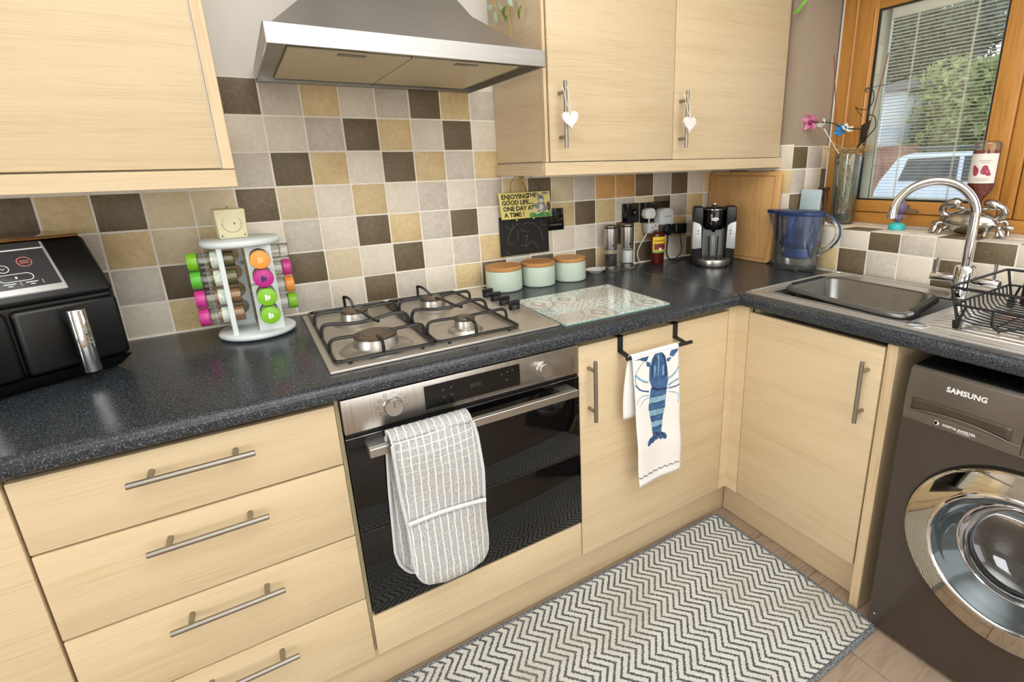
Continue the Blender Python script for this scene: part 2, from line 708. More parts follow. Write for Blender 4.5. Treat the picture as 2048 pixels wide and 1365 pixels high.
# ---- window wall with a deep tiled reveal
XR = 1.815
wr = MB()
wr.box(XR + 0.006, 2.24, -0.404, 0.16, -0.06, 2.4)
wr.box(XR + 0.006, 2.24, -2.0, -0.404, -0.06, 1.031)
wr.box(XR + 0.006, 2.24, -2.0, -0.404, 1.97, 2.4)
wr.box(XR + 0.006, 2.24, -4.4, -2.0, -0.06, 2.4)
wall_right = wr.build('wall_right', M_PAINT2)
tag(wall_right, 'taupe painted window wall with a deep tiled reveal', kind='structure')
gr = MB()
gr.box(XR + 0.0022, XR + 0.006, -0.406, 0.0, 0.86, 1.353)
gr.box(XR + 0.0022, XR + 0.006, -2.0, -0.404, 0.86, 1.0352)
gr.box(XR + 0.003, 2.06, -0.4078, -0.404, 1.03, 1.346)
gr.box(XR + 0.003, 2.06, -2.0, -0.404, 1.031, 1.0350)
gr.build('grout', M_GROUT, wall_right)
RZ = -PI / 2
ky = [-0.641 - 0.1083 * i for i in range(-6, 12)]
kn = list(range(-6, 12))
up1 = {-2: 'C', -1: 'Y', 0: 'D', 1: 'G', 2: 'C', 3: 'D', 4: 'C', 5: 'C', 6: 'G', 7: 'Y', 8: 'D', 9: 'C', 10: 'G'}
up2 = {-2: 'G', -1: 'C', 0: 'C', 1: 'D', 2: 'G', 3: 'C', 4: 'D', 5: 'C', 6: 'Y', 7: 'D', 8: 'C', 9: 'G', 10: 'C'}
sil = {-2: 'C', -1: 'C', 0: 'D', 1: 'C', 2: 'C', 3: 'D', 4: 'G', 5: 'D', 6: 'C', 7: 'C', 8: 'D', 9: 'C', 10: 'C'}
for a, b, n in zip(ky[:-1], ky[1:], kn):
    if n not in up1 or b < -1.95:
        continue
    aa = min(a, -0.412)
    cy, w = (aa + b) / 2, aa - b
    tile(wall_right, (XR, cy, (ZW + 0.9675) / 2 + 0.001), w, 0.9675 - ZW - 0.002, up1[n], (0, 0, RZ))
    tile(wall_right, (XR, cy, (0.9675 + 1.0372) / 2), w, 1.0372 - 0.9675, up2[n], (0, 0, RZ))
    tile(wall_right, (XR + 0.052, cy, 1.0375), 0.104, w, sil[n], (-PI / 2, 0, 0))
    tile(wall_right, (XR + 0.156, cy, 1.0375), 0.104, w, 'CGCB'[n % 4], (-PI / 2, 0, 0))
    tile(wall_right, (2.042, cy, 1.0375), 0.036, w, 'BCGC'[n % 4], (-PI / 2, 0, 0))
pier = {1: 'CYGC', 2: 'DCYG', 3: 'CGCY', 4: 'YCDG', 5: 'CGYC'}
zz = [ZW + 0.001, 0.9639, 1.0612, 1.1600, 1.2572, 1.3500]
for r in range(1, 6):
    for i in range(4):
        a = -0.4104 + i * 0.1083
        b = min(a + 0.1083, -0.001)
        if b - a > 0.02:
            tile(wall_right, (XR, (a + b) / 2, (zz[r - 1] + zz[r]) / 2), b - a, zz[r] - zz[r - 1], pier[r][i], (0, 0, RZ))
rev = {2: ('DGC', 1.038, 1.0612), 3: ('DCY', 1.0612, 1.1600), 4: ('GCD', 1.1600, 1.2572), 5: ('DGB', 1.2572, 1.3460)}
xv = [XR + 0.001, 1.912, 2.0145, 2.06]
for r, (cd, za, zb) in rev.items():
    for i in range(3):
        tile(wall_right, ((xv[i] + xv[i + 1]) / 2, -0.4100, (za + zb) / 2), xv[i + 1] - xv[i], zb - za, cd[i])

# ---- the rest of the room, behind and beside the camera
wall_left = MB().box(-3.72, -3.6, -4.4, 0.16, -0.06, 2.4).build('wall_left', M_PAINT)
tag(wall_left, 'plain taupe side wall', kind='structure')
wall_front = MB().box(-3.72, 2.24, -4.52, -4.4, -0.06, 2.4).build('wall_front', M_PAINT)
tag(wall_front, 'plain taupe wall behind the viewer', kind='structure')
ceiling = MB().box(-3.72, 2.24, -4.52, 0.16, 2.4, 2.5).build('ceiling', M_CEIL)
tag(ceiling, 'white ceiling', kind='structure')

# ---- window: golden oak frame, casement, sealed unit with a blind inside
XW = 2.05
win = thing('window_1', 'golden oak window with a slatted blind inside the pane', 'window', (XW, -0.76, 1.04))
del win['category']
win['kind'] = 'structure'


def rail_box(x0, x1, y0, y1, z0, z1, name, mat, par, bev=0.004):
    return MB().box(x0, x1, y0, y1, z0, z1).build(name, mat, par, bev, 2)


ZT = 1.955
rail_box(XW, 2.12, -0.4815, -0.412, 1.039, ZT, 'frame_jamb', M_FRAME, win)
rail_box(XW, 2.12, -1.0775, -1.035, 1.085, ZT, 'frame_mullion', M_FRAME, win)
rail_box(XW, 2.12, -1.99, -0.4815, 1.039, 1.083, 'frame_cill', M_FRAMEH, win)
rail_box(XW, 2.12, -1.99, -0.4815, 1.895, ZT, 'frame_head', M_FRAMEH, win)
MB().box(XW - 0.003, XW + 0.001, -0.4165, -0.411, 1.04, ZT).build('white_seal', M_WHITEP, win)
cs = MB()
cs.box(XW - 0.006, 2.11, -0.556, -0.4835, 1.085, 1.893)
cs.box(XW - 0.006, 2.11, -1.033, -0.966, 1.085, 1.893)
casement = cs.build('casement', M_FRAME, win, 0.004, 2)
cr = MB()
cr.box(XW - 0.006, 2.11, -0.966, -0.556, 1.085, 1.131)
cr.box(XW - 0.006, 2.11, -0.966, -0.556, 1.825, 1.893)
cr.build('casement_rails', M_FRAMEH, casement, 0.003, 2)
# rounded glazing bead on the left stile and jamb
MB().tube([(XW - 0.006, -0.545, 1.13), (XW - 0.006, -0.545, 1.83)], 0.006, 8).build('glazing_bead', M_FRAME, casement)
MB().tube([(XW - 0.001, -0.471, 1.06), (XW - 0.001, -0.471, ZT - 0.01)], 0.007, 8).build('frame_bead', M_FRAME, win)
g = MB()
for (y0, y1, z0, z1) in ((-0.561, -0.556, 1.131, 1.825), (-0.966, -0.961, 1.131, 1.825), (-0.961, -0.561, 1.131, 1.136), (-0.961, -0.561, 1.820, 1.825)):
    g.box(XW - 0.003, XW + 0.03, y0, y1, z0, z1)
g.build('black_gasket', M_BLACKM, casement)
M_CREAM = flat('cream_aluminium', (240, 238, 220), 0.45, var=0.01)
bf = MB()
bf.box(XW + 0.006, XW + 0.024, -0.600, -0.561, 1.136, 1.820)
bf.box(XW + 0.006, XW + 0.024, -0.961, -0.957, 1.136, 1.820)
bf.box(XW + 0.006, XW + 0.024, -0.957, -0.600, 1.136, 1.143)
bf.box(XW + 0.006, XW + 0.024, -0.957, -0.600, 1.786, 1.820)
bf.build('blind_surround', M_CREAM, casement, 0.0015, 1)
MB().box(XW + 0.001, XW + 0.006, -0.582, -0.566, 1.60, 1.70).build('blind_slider', M_CREAM, casement, 0.001, 1)
MB().box(XW - 0.0015, XW + 0.0005, -0.961, -0.561, 1.136, 1.820).build('pane', M_PANE, casement)
MB().box(XW + 0.030, XW + 0.032, -0.961, -0.561, 1.136, 1.820).build('pane', M_PANE, casement)
slm = MB().hexa([(-0.0058, -0.178, -0.0002), (0.0058, -0.178, -0.0012), (0.0058, 0.178, -0.0012), (-0.0058, 0.178, -0.0002),
                 (-0.0058, -0.178, 0.0008), (0.0058, -0.178, -0.0002), (0.0058, 0.178, -0.0002), (-0.0058, 0.178, 0.0008)]).mesh('slat')
_z = 1.148
while _z < 1.785:
    o = obj_of('slat', slm, casement, (0.0155, -0.7785 + 0.76, _z - 1.04), mat=M_CREAM)
    _z += 0.0119
lt = MB()
for yy in (-0.694, -0.876):
    for dy in (-0.002, 0.002):
        lt.cyl((XW + 0.0075, yy + dy, 1.14), (XW + 0.0075, yy + dy, 1.79), 0.0011, n=6)
lt.build('ladder_cord', M_CREAM, casement)
# window stay on the lower rail
st = MB()
st.box(XW - 0.012, XW - 0.006, -0.765, -0.735, 1.09, 1.118)
st.tube(spline([(XW - 0.016, -0.75, 1.104), (XW - 0.03, -0.752, 1.103), (XW - 0.034, -0.775, 1.100), (XW - 0.034, -0.808, 1.096)], 5), 0.006, 8)
st.tube([(XW - 0.014, -0.75, 1.104), (XW - 0.016, -0.742, 1.17)], 0.005, 8)
st.build('window_handle', M_HANDLE, casement)
# second light, mostly out of view
c2 = MB()
c2.box(XW - 0.004, 2.11, -1.16, -1.0815, 1.085, 1.893)
c2.box(XW - 0.004, 2.11, -1.99, -1.90, 1.085, 1.893)
c2.box(XW - 0.004, 2.11, -1.90, -1.16, 1.085, 1.131)
c2.box(XW - 0.004, 2.11, -1.90, -1.16, 1.825, 1.893)
c2 = c2.build('fixed_casement', M_FRAME, win, 0.004, 2)
MB().box(XW + 0.02, XW + 0.024, -1.90, -1.16, 1.131, 1.825).build('pane', M_PANE, c2)

# ---- outside: drive, hedge, house, parked car, trees
M_GRAVEL = flat('tarmac_drive', (120, 118, 116), 0.9, var=0.15, vscale=8)
M_LAWN = flat('lawn_green', (92, 118, 62), 0.9, var=0.25, vscale=6)
og = MB().box(2.24, 40, -20, 40, -0.45, -0.30).build('ground_outside', M_GRAVEL)
tag(og, 'grey tarmac drive seen through the window', kind='structure')
M_RENDER = flat('white_render', (226, 228, 232), 0.7, var=0.02)
M_BRICK = flat('red_brick_wall', (150, 104, 86), 0.85, var=0.25, vscale=9)
M_SLATE = flat('grey_roof_slate', (120, 116, 118), 0.8, var=0.15, vscale=5)
M_DKGLASS = flat('dark_window_glass', (40, 48, 58), 0.1, var=0.0)
hs = thing('neighbour_house', 'white rendered house with slate roof outside the window', 'house', (13, 6, -0.3))
MB().box(12.0, 15, 4.62, 9, -0.3, 2.70).build('wall', M_RENDER, hs)
MB().prism([(11.7, 2.62), (15.2, 3.0), (15.2, 3.12), (11.7, 2.80)], 'y', 4.5, 9.2).build('roof', M_SLATE, hs)
wdw = MB().box(11.97, 12.0, 4.85, 5.4, 1.1, 2.1).build('window', M_DKGLASS, hs)
bw = MB().box(11.4, 11.9, 3.75, 4.45, -0.3, 1.52).build('brick_wall', M_BRICK)
tag(bw, 'red brick garden wall beyond the parked car', 'wall')
# parked estate car
M_CARP = flat('silver_car_paint', (196, 202, 212), 0.25, 0.3, var=0.02)
M_TYRE = flat('tyre_rubber', (24, 24, 25), 0.8, var=0.02)
cr_ = thing('parked_car', 'silver estate car parked outside the window', 'car', (9.5, 1.2, -0.3))
prof = [(3.05, 0.05), (3.05, 0.72), (2.98, 0.92), (2.72, 1.30), (2.5, 1.36), (0.7, 1.36), (0.15, 1.0), (-0.75, 0.85), (-0.95, 0.6), (-0.95, 0.05)]
MB().prism([(a, b - 0.3 + 0.3) for a, b in prof], 'x', 9.0, 10.7).build('body', M_CARP, cr_, 0.05, 2)
gl = MB()
gl.prism([(2.66, 0.93), (2.55, 1.27), (1.85, 1.29), (1.85, 0.93)], 'x', 8.985, 9.02)
gl.prism([(1.78, 0.93), (1.78, 1.29), (0.85, 1.29), (0.35, 0.95)], 'x', 8.985, 9.02)
gl.build('window', M_DKGLASS, cr_)
MB().tube([(9.02, 2.45, 1.41), (9.02, 0.95, 1.41)], 0.025, 8).build('roof_rail', M_DKGLASS, cr_)
for yy in (2.35, -0.15):
    w_ = MB().cyl((8.97, yy, 0.02), (9.2, yy, 0.02), 0.32, n=24).build('wheel', M_TYRE, cr_)
    MB().cyl((8.955, yy, 0.02), (8.975, yy, 0.02), 0.2, n=20).build('hubcap', M_CARP, w_)

M_BARK = flat('bark', (86, 70, 56), 0.9, var=0.2)


def leafmat(name, a, b):
    k = NT(name)
    f = k.noise(k.pos(), 1.4, 3.0)
    oi = k.noise(k.pos(), 14, 2.0)
    k.l(k.ramp(k.math('ADD', k.math('MULTIPLY', f, 0.5), k.math('MULTIPLY', oi, 0.5)), [(0.35, lin(a)), (0.65, lin(b))]), k.b.inputs['Base Color'])
    k.set(Roughness=0.65)
    k.b.inputs['Subsurface Weight'].default_value = 0.0
    return k.m


def tree(name, label, base, h, rad, crowns, mat, n, leaf, seed, parent=None):
    rn = random.Random(seed)
    t = thing(name, label, 'tree', base, 0, 'trees outside the window')
    MB().tube([(base[0], base[1], base[2]), (base[0] + 0.1, base[1], base[2] + h * 0.5), (base[0], base[1] + 0.1, base[2] + h * 0.85)], 0.15, 8, radii=[0.2, 0.13, 0.05]).build('trunk', M_BARK, t)
    mb = MB()
    for _ in range(n):
        cx, cy, cz, cr0 = crowns[rn.randrange(len(crowns))]
        d = Vector((rn.gauss(0, 1), rn.gauss(0, 1), rn.gauss(0, 1))).normalized() * cr0 * (rn.random() ** 0.4)
        p = Vector((base[0] + cx + d.x, base[1] + cy + d.y, base[2] + cz + d.z * 0.9))
        q = Quaternion((rn.gauss(0, 1), rn.gauss(0, 1), rn.gauss(0, 1), rn.gauss(0, 1))).normalized()
        s = leaf * (0.6 + 0.8 * rn.random())
        a = q @ Vector((s, 0, 0))
        b = q @ Vector((0, s * 0.5, 0))
        mb.add([p - a, p - b, p + a, p + b], [(0, 1, 2, 3)])
    o = mb.build('foliage', mat, t, weld=False)
    o['kind'] = 'stuff'
    return t


tree('leafy_tree', 'pale yellow-green leafy tree beyond the parked car', (14, 4.25, -0.3), 4, 1.4,
     [(0, 0, 2.7, 1.15), (0.2, -0.7, 2.2, 0.9), (0.3, 0.35, 1.9, 0.8), (0.3, -1.0, 3.1, 0.75), (0, -0.1, 1.5, 0.8)], leafmat('lime_leaf', (108, 124, 60), (164, 172, 100)), 9000, 0.085, 3)
tree('conifer_tree', 'tall dark conifer behind the white house', (17, 6.9, -0.3), 8, 1.5,
     [(0, 0, 3.3, 1.4), (0, 0.3, 4.4, 1.3), (0, -0.9, 4.4, 1.1), (0, 1.0, 3.6, 1.3), (0, -0.5, 5.3, 1.1), (0, 0.7, 5.4, 0.9), (0, -1.8, 4.9, 0.8), (0, -1.4, 3.6, 1.1)], leafmat('conifer_leaf', (40, 54, 40), (84, 98, 74)), 11000, 0.10, 5)
tree('hedge_tree', 'mid green bushy tree low behind the car', (13, 3.3, -0.3), 3, 1.2,
     [(0, 0.3, 1.7, 0.8), (0, -0.6, 1.9, 0.9), (0.2, -1.6, 2.2, 1.1), (0.2, 1.0, 1.5, 0.6), (0, -1.2, 1.2, 0.9)], leafmat('mid_leaf', (84, 98, 52), (142, 150, 84)), 8000, 0.085, 8)

# ================================================================== WORKTOP AND UNITS
YD = -0.645         # door fronts on the back run
XD = 1.249          # door fronts on the window run


def nose(front, back, top, bot, r=0.017, sgn=-1):
    """worktop section with a rounded front edge; sgn = direction of the front"""
    pts = [(back, bot), (back, top)]
    for i in range(7):
        a = PI / 2 * i / 6
        pts.append((front - sgn * r + sgn * r * math.sin(a), top - r + r * math.cos(a)))
    for i in range(4):
        a = PI / 2 * i / 3
        pts.append((front - sgn * 0.006 + sgn * 0.006 * math.cos(a), bot + 0.006 - 0.006 * math.sin(a)))
    return pts


wt = MB().prism(nose(-0.668, -0.0005, ZW, 0.836), 'x', -1.5, 1.238)
one('worktop', wt, M_TOP, 'long dark speckled worktop along the tiled wall carrying the hob', 'worktop', base=(0, -0.33, 0.836), ang=40)
XF = 1.238
wt2 = MB()
wt2.prism(nose(XF, 1.335, ZW, 0.836), 'y', -2.2, -0.668)
wt2.box(XF, 1.335, -0.668, -0.0005, 0.836, ZW)
wt2.box(1.335, 1.813, -0.70, -0.0005, 0.836, ZW)
wt2.box(1.335, 1.813, -2.2, -1.14, 0.836, ZW)
wt2.box(1.685, 1.813, -1.14, -0.70, 0.836, ZW)
w2 = one('worktop', wt2, M_TOP, 'dark speckled worktop under the window that holds the sink', 'worktop', base=(1.5, -1.2, 0.836), ang=40)
js = MB()
js.box(1.2425, 1.2445, -0.64, -0.16, ZW, ZW + 0.0005)
js.add([(1.2425, -0.64, ZW + 0.0005), (1.2445, -0.64, ZW + 0.0005), (1.2265, -0.662, ZW - 0.0005), (1.2245, -0.661, ZW - 0.0005)], [(0, 1, 2, 3)])
js = js.build('joint_strip', flat('worktop_joint', (120, 112, 98), 0.5), w2)


def bar_handle(p0, p1, stand, name, parent, r=0.0058):
    """satin bar on two posts; stand = vector from the bar back to the door"""
    p0, p1, s = Vector(p0), Vector(p1), Vector(stand)
    mb = MB()
    mb.cyl(p0, p1, r, n=16)
    d = (p1 - p0)
    for t in (0.165, 0.835):
        q = p0 + d * t
        mb.cyl(q, q + s, 0.0052, n=12)
    o = mb.build(name, M_HANDLE, parent, 0.0006, 1)
    return o


# ---- drawer unit
du = thing('drawer_unit', 'four-drawer oak-effect base unit left of the oven', 'drawer unit', (-0.25, -0.34, 0.139))
c0_ = MB()
c0_.box(-0.4985, -0.4965, -0.6222, -0.02, 0.139, 0.832)
c0_.box(-0.0030, -0.0010, -0.6222, -0.02, 0.139, 0.832)
c0_.box(-0.4965, -0.0030, -0.56, -0.02, 0.139, 0.832)
c0_.build('carcass', M_CARCASS, du)
for za, zb, zh in ((0.6805, 0.8195, 0.778), (0.4970, 0.6760, 0.6347), (0.3190, 0.4926, 0.4541), (0.1390, 0.3145, 0.2768)):
    dr = MB().box(-0.4975, -0.0015, YD, -0.6225, za, zb).build('drawer', M_OAK, du, 0.0018, 2)
    bar_handle((-0.347, -0.681, zh), (-0.153, -0.681, zh), (0, 0.037, 0), 'handle', dr)
# ---- far left base cabinet
bl = thing('base_cabinet', 'oak-effect base cabinet at the far left beside the drawers', 'cabinet', (-0.8, -0.34, 0.139))
MB().box(-1.10, -0.5005, -0.622, -0.02, 0.139, 0.832).build('carcass', M_CARCASS, bl)
MB().box(-1.098, -0.5025, YD, -0.6225, 0.139, 0.8195).build('door', M_OAK, bl, 0.0018, 2)
# ---- cabinet right of the oven
b2 = thing('base_cabinet', 'oak-effect base cabinet right of the oven with the tea towel rail', 'cabinet', (0.92, -0.34, 0.139))
MB().box(0.6135, 1.235, -0.622, -0.02, 0.139, 0.832).build('carcass', M_CARCASS, b2)
d2 = MB().box(0.6145, 1.2105, YD, -0.6225, 0.1375, 0.8185).build('door', M_OAK, b2, 0.0018, 2)
bar_handle((0.646, -0.681, 0.5985), (0.646, -0.681, 0.781), (0, 0.037, 0), 'handle', d2)
# ---- corner post between the two runs
cp = MB().prism([(1.2125, YD), (1.2490, YD), (1.2490, -0.6960), (1.268, -0.6960), (1.268, -0.6225), (1.2125, -0.6225)], 'z', 0.1375, 0.834)
one('corner_post', cp, M_OAK, 'narrow oak-effect filler post where the two cabinet runs meet', 'corner post', base=(1.24, -0.65, 0.1375))
# ---- sink cabinet
sk = thing('sink_cabinet', 'oak-effect sink cabinet beside the washing machine', 'cabinet', (1.5, -0.92, 0.139))
c_ = MB()
c_.box(1.272, 1.80, -0.72, -0.70, 0.139, 0.832)
c_.box(1.272, 1.80, -1.122, -0.72, 0.139, 0.157)
c_.box(1.79, 1.81, -1.122, -0.70, 0.139, 0.70)
c_.build('carcass', M_CARCASS, sk)
d3 = MB().box(XD, 1.2705, -1.1235, -0.6975, 0.1405, 0.8195).build('door', M_OAK, sk, 0.0018, 2)
bar_handle((1.214, -1.0893, 0.5995), (1.214, -1.0893, 0.7776), (0.036, 0, 0), 'handle', d3)
MB().box(1.2495, 1.80, -1.1545, -1.1285, 0.0015, 0.832).build('end_panel', M_OAKV, sk, 0.001, 1)
# ---- plinths
one('plinth', MB().box(-1.10, 1.294, -0.603, -0.587, 0.0015, 0.1365), M_OAK, 'oak-effect plinth along the floor under the drawers and oven', 'plinth', base=(0.1, -0.595, 0.0015), bevel=0.0008)
one('plinth', MB().box(1.295, 1.311, -1.127, -0.6035, 0.0015, 0.1365), M_OAK, 'oak-effect plinth along the floor under the sink cabinet', 'plinth', base=(1.3, -0.86, 0.0015), bevel=0.0008)

# ---- wall cabinets
YC = -0.350
wl = thing('wall_cabinet', 'oak-effect wall cabinet left of the cooker hood', 'cabinet', (-0.5, -0.17, 1.266))
MB().box(-0.92, -0.0925, -0.3275, -0.002, 1.308, 2.05).build('body', M_OAK, wl, 0.001, 1)
MB().box(-0.92, -0.1175, YC, -0.330, 1.3075, 2.05).build('door', M_OAK, wl, 0.0016, 2)
MB().box(-0.1155, -0.0925, -0.352, -0.330, 1.3055, 2.05).build('end_fillet', M_OAKV, wl, 0.001, 1)
MB().box(-0.1180, -0.1162, -0.3515, -0.331, 1.3065, 2.05).build('edge_trim', flat('shaded_metal_trim', (178, 174, 166), 0.4, 0.5), wl)  # metal edge strip; the grey also paints in its shadow
MB().box(-0.92, -0.0925, -0.356, -0.334, 1.2665, 1.3035).build('pelmet', M_OAK, wl, 0.0012, 1)
wc = thing('wall_cabinet', 'two-door oak-effect wall cabinet right of the cooker hood', 'cabinet', (1.26, -0.17, 1.266))
MB().box(0.7065, 1.8135, -0.3275, -0.002, 1.308, 2.05).build('body', M_OAK, wc, 0.001, 1)
MB().box(0.7045, 0.7145, -0.3525, -0.3285, 1.3055, 2.05).build('end_fillet', M_OAKV, wc, 0.0008, 1)
dl = MB().box(0.7185, 1.2085, -0.3575, -0.3305, 1.3065, 2.05).build('door', M_OAK, wc, 0.0016, 2)
dr2 = MB().box(1.2115, 1.798, -0.3575, -0.3305, 1.3055, 2.05).build('door', M_OAK, wc, 0.0016, 2)
bar_handle((0.753, -0.3935, 1.345), (0.753, -0.3935, 1.529), (0, 0.037, 0), 'handle', dl)
bar_handle((1.239, -0.3935, 1.343), (1.239, -0.3935, 1.526), (0, 0.037, 0), 'handle', dr2)
pm = MB()
pm.box(0.6985, 1.8135, -0.356, -0.334, 1.2655, 1.3035)
pm.box(0.6985, 0.7205, -0.334, -0.002, 1.2655, 1.3035)
pm.build('pelmet', M_OAK, wc, 0.0012, 1)

# hearts hung on the wall cabinet handles
M_HEART = flat('painted_white_wood', (238, 228, 224), 0.6, var=0.05, vscale=60)
M_STRING = flat('pale_string', (222, 214, 200), 0.8)


def heart(cx, cz, label, tilt):
    t = thing('hanging_heart', label, 'ornament', (cx, -0.412, cz), 0, 'hearts on the cabinet handles')
    pts = []
    for i in range(40):
        a = 2 * PI * i / 40
        hx = 16 * math.sin(a) ** 3
        hz = 13 * math.cos(a) - 5 * math.cos(2 * a) - 2 * math.cos(3 * a) - math.cos(4 * a)
        x, z = hx * 0.00172, hz * 0.00168
        pts.append((x * math.cos(tilt) - z * math.sin(tilt), x * math.sin(tilt) + z * math.cos(tilt)))
    MB().prism(pts, 'y', -0.004, 0.004).build('heart', M_HEART, t, 0.0012, 1, world=False)
    s = MB()
    s.tube(spline([(0.0, -0.0055, 0.010), (-0.002, -0.005, 0.018), (-0.010, 0.002, 0.045), (-0.014, 0.012, 0.085), (-0.010, 0.028, 0.094), (-0.001, 0.012, 0.086), (0.001, 0.002, 0.05), (0.001, -0.005, 0.018)], 5), 0.0011, 6)
    s.build('string', M_STRING, t, world=False)


heart(0.755, 1.424, 'white wooden heart on the handle nearest the cooker hood', 0.12)
heart(1.2325, 1.420, 'white wooden heart on the handle further from the cooker hood', -0.03)

# ================================================================== COOKER HOOD
hd = thing('cooker_hood', 'stainless steel chimney cooker hood above the hob', 'cooker hood', (0.31, -0.26, 1.535))
hx0, hx1, hy0, hz0, hz1 = -0.0015, 0.618, -0.518, 1.535, 1.5735
b = MB()
b.box(hx0, hx1, hy0, hy0 + 0.003, hz0, hz1)
b.box(hx0, hx0 + 0.003, hy0 + 0.003, -0.001, hz0, hz1)
b.box(hx1 - 0.003, hx1, hy0 + 0.003, -0.001, hz0, hz1)
b.build('rim_band', M_HOODST, hd, 0.0008, 1)
# pyramid canopy
tz = 1.83
cx0, cx1, cy0 = 0.20, 0.42, -0.22
cp_ = [(hx0 + 0.01, hy0 + 0.02, hz1 - 0.001), (hx1 - 0.01, hy0 + 0.02, hz1 - 0.001), (hx1 - 0.01, -0.002, hz1 - 0.001), (hx0 + 0.01, -0.002, hz1 - 0.001),
       (cx0, cy0, tz), (cx1, cy0, tz), (cx1, -0.002, tz), (cx0, -0.002, tz)]
# shoulder flares gently: intermediate ring
mid = [(0.105, -0.345, 1.675), (0.50, -0.345, 1.675), (0.50, -0.002, 1.675), (0.105, -0.002, 1.675)]
m_ = MB()
m_.add(cp_[:4] + mid + cp_[4:], [(0, 1, 5, 4), (1, 2, 6, 5), (2, 3, 7, 6), (3, 0, 4, 7), (4, 5, 9, 8), (5, 6, 10, 9), (6, 7, 11, 10), (7, 4, 8, 11), (8, 9, 10, 11)])
m_.add(cp_[:4], [(0, 1, 2, 3)])
m_.build('canopy', M_HOODST, hd, ang=50)
MB().box(cx0, cx1, cy0, -0.002, tz, 2.39).build('chimney', M_STEELV, hd, 0.001, 1)
u = MB()
u.box(hx0 + 0.003, hx1 - 0.003, -0.02, -0.001, 1.5365, 1.549)
u.box(hx0 + 0.003, hx1 - 0.003, hy0 + 0.003, -0.02, 1.549, 1.552)
u.build('underside', M_STEELD, hd)
for xa, xb in ((0.042, 0.302), (0.305, 0.583)):
    fl = MB().box(xa, xb, -0.435, -0.035, 1.5435, 1.549).build('grease_filter', M_FILTER, hd, 0.0012, 1)
    xm = (xa + xb) / 2
    MB().box(xm - 0.03, xm + 0.03, -0.43, -0.412, 1.541, 1.5436).build('catch', M_STEELD, fl, 0.0006, 1)
MB().box(0.20, 0.41, -0.495, -0.455, 1.545, 1.549).build('light_strip', flat('frosted_lens', (190, 180, 152), 0.5), hd, 0.001, 1)

# ================================================================== GAS HOB
hb = thing('gas_hob', 'four-burner stainless gas hob with black pan supports', 'hob', (0.30, -0.33, ZW))
HB = ZW + 0.0005
pl_ = MB()
pl_.prism([(0.006, -0.602), (0.588, -0.596), (0.591, -0.585), (0.591, -0.066), (0.580, -0.055), (0.010, -0.055), (0.006, -0.060)], 'z', HB, HB + 0.007)
plate = pl_.build('plate', M_HOBST, hb, 0.002, 2)
wd = MB()
wd.add([], [])


def wedge(u, v):
    # v along y from front to back, u across
    y = -0.590 + v * 0.520
    nar = 0.476 + 0.018 * math.sin(v * PI) * 0.4 + 0.02 * v
    x = nar + u * (0.588 - nar)
    prof = [0.0, 0.012, 0.0165, 0.0165, 0.0150, 0.0]
    f = u * 5
    i = min(int(f), 4)
    h = prof[i] + (prof[i + 1] - prof[i]) * (f - i)
    e = min(1.0, v / 0.16) ** 0.6 * min(1.0, (1 - v) / 0.05)
    return (x, y, HB + 0.0072 + h * e)


wd.grid(10, 24, wedge)
wd.build('control_panel', M_HOBST, hb, ang=60)
for yy in (-0.240, -0.301, -0.364, -0.431):
    kb = MB()
    kb.lathe([(0.0165, 0.0), (0.0165, 0.012), (0.0145, 0.016), (0.0, 0.016)], (0.533, yy, ZW + 0.022), 18)
    kb.box(0.533 - 0.017, 0.533 + 0.017, yy - 0.006, yy + 0.006, ZW + 0.034, ZW + 0.048)
    kb.build('knob', M_BLACKP, hb, 0.0012, 1)
M_CAP = flat('burner_cap_enamel', (92, 76, 62), 0.35, 0.35, var=0.08)
M_CASTAL = flat('cast_aluminium', (196, 192, 184), 0.35, 0.9, var=0.05)
for (bx, by, br) in ((0.1276, -0.493, 0.049), (0.1277, -0.2254, 0.036), (0.3567, -0.2219, 0.036), (0.3558, -0.4934, 0.027)):
    bn = MB().lathe([(br * 1.75, 0.0), (br * 1.5, 0.008), (br * 1.08, 0.011), (br * 1.05, 0.020), (br * 0.98, 0.030), (0, 0.030)], (bx, by, HB + 0.007), 30)
    bn = bn.build('burner', M_CASTAL, hb, ang=30)
    MB().lathe([(br * 0.90, 0.0300), (br * 1.02, 0.031), (br * 1.02, 0.036), (br * 0.97, 0.038), (br * 0.66, 0.038), (br * 0.62, 0.0365), (br * 0.58, 0.038), (0, 0.0385)], (bx, by, HB + 0.007), 30).build('burner_cap', M_CAP, bn, ang=30)
M_IRON = flat('black_enamelled_iron', (24, 23, 22), 0.32, var=0.03)
ZR, ZF = ZW + 0.0155, ZW + 0.0475


def rounded_loop(x0, x1, y0, y1, z, r, n=5):
    pts = []
    for cx, cy, a0 in ((x1 - r, y1 - r, 0), (x0 + r, y1 - r, 90), (x0 + r, y0 + r, 180), (x1 - r, y0 + r, 270)):
        for i in range(n + 1):
            a = math.radians(a0 + 90 * i / n)
            pts.append((cx + r * math.cos(a), cy + r * math.sin(a), z))
    return pts


def finger(mb, p, q, rise=True):
    """rod that climbs from the frame at p and runs level towards q"""
    p, q = Vector(p), Vector(q)
    d = (q - p)
    d.z = 0
    d.normalize()
    mb.tube(spline([(p.x, p.y, ZR), (p.x + d.x * 0.002, p.y + d.y * 0.002, ZR + 0.022), (p.x + d.x * 0.010, p.y + d.y * 0.010, ZF - 0.002), (p.x + d.x * 0.026, p.y + d.y * 0.026, ZF), (q.x, q.y, ZF - 0.002)], 4), 0.0042, 8)


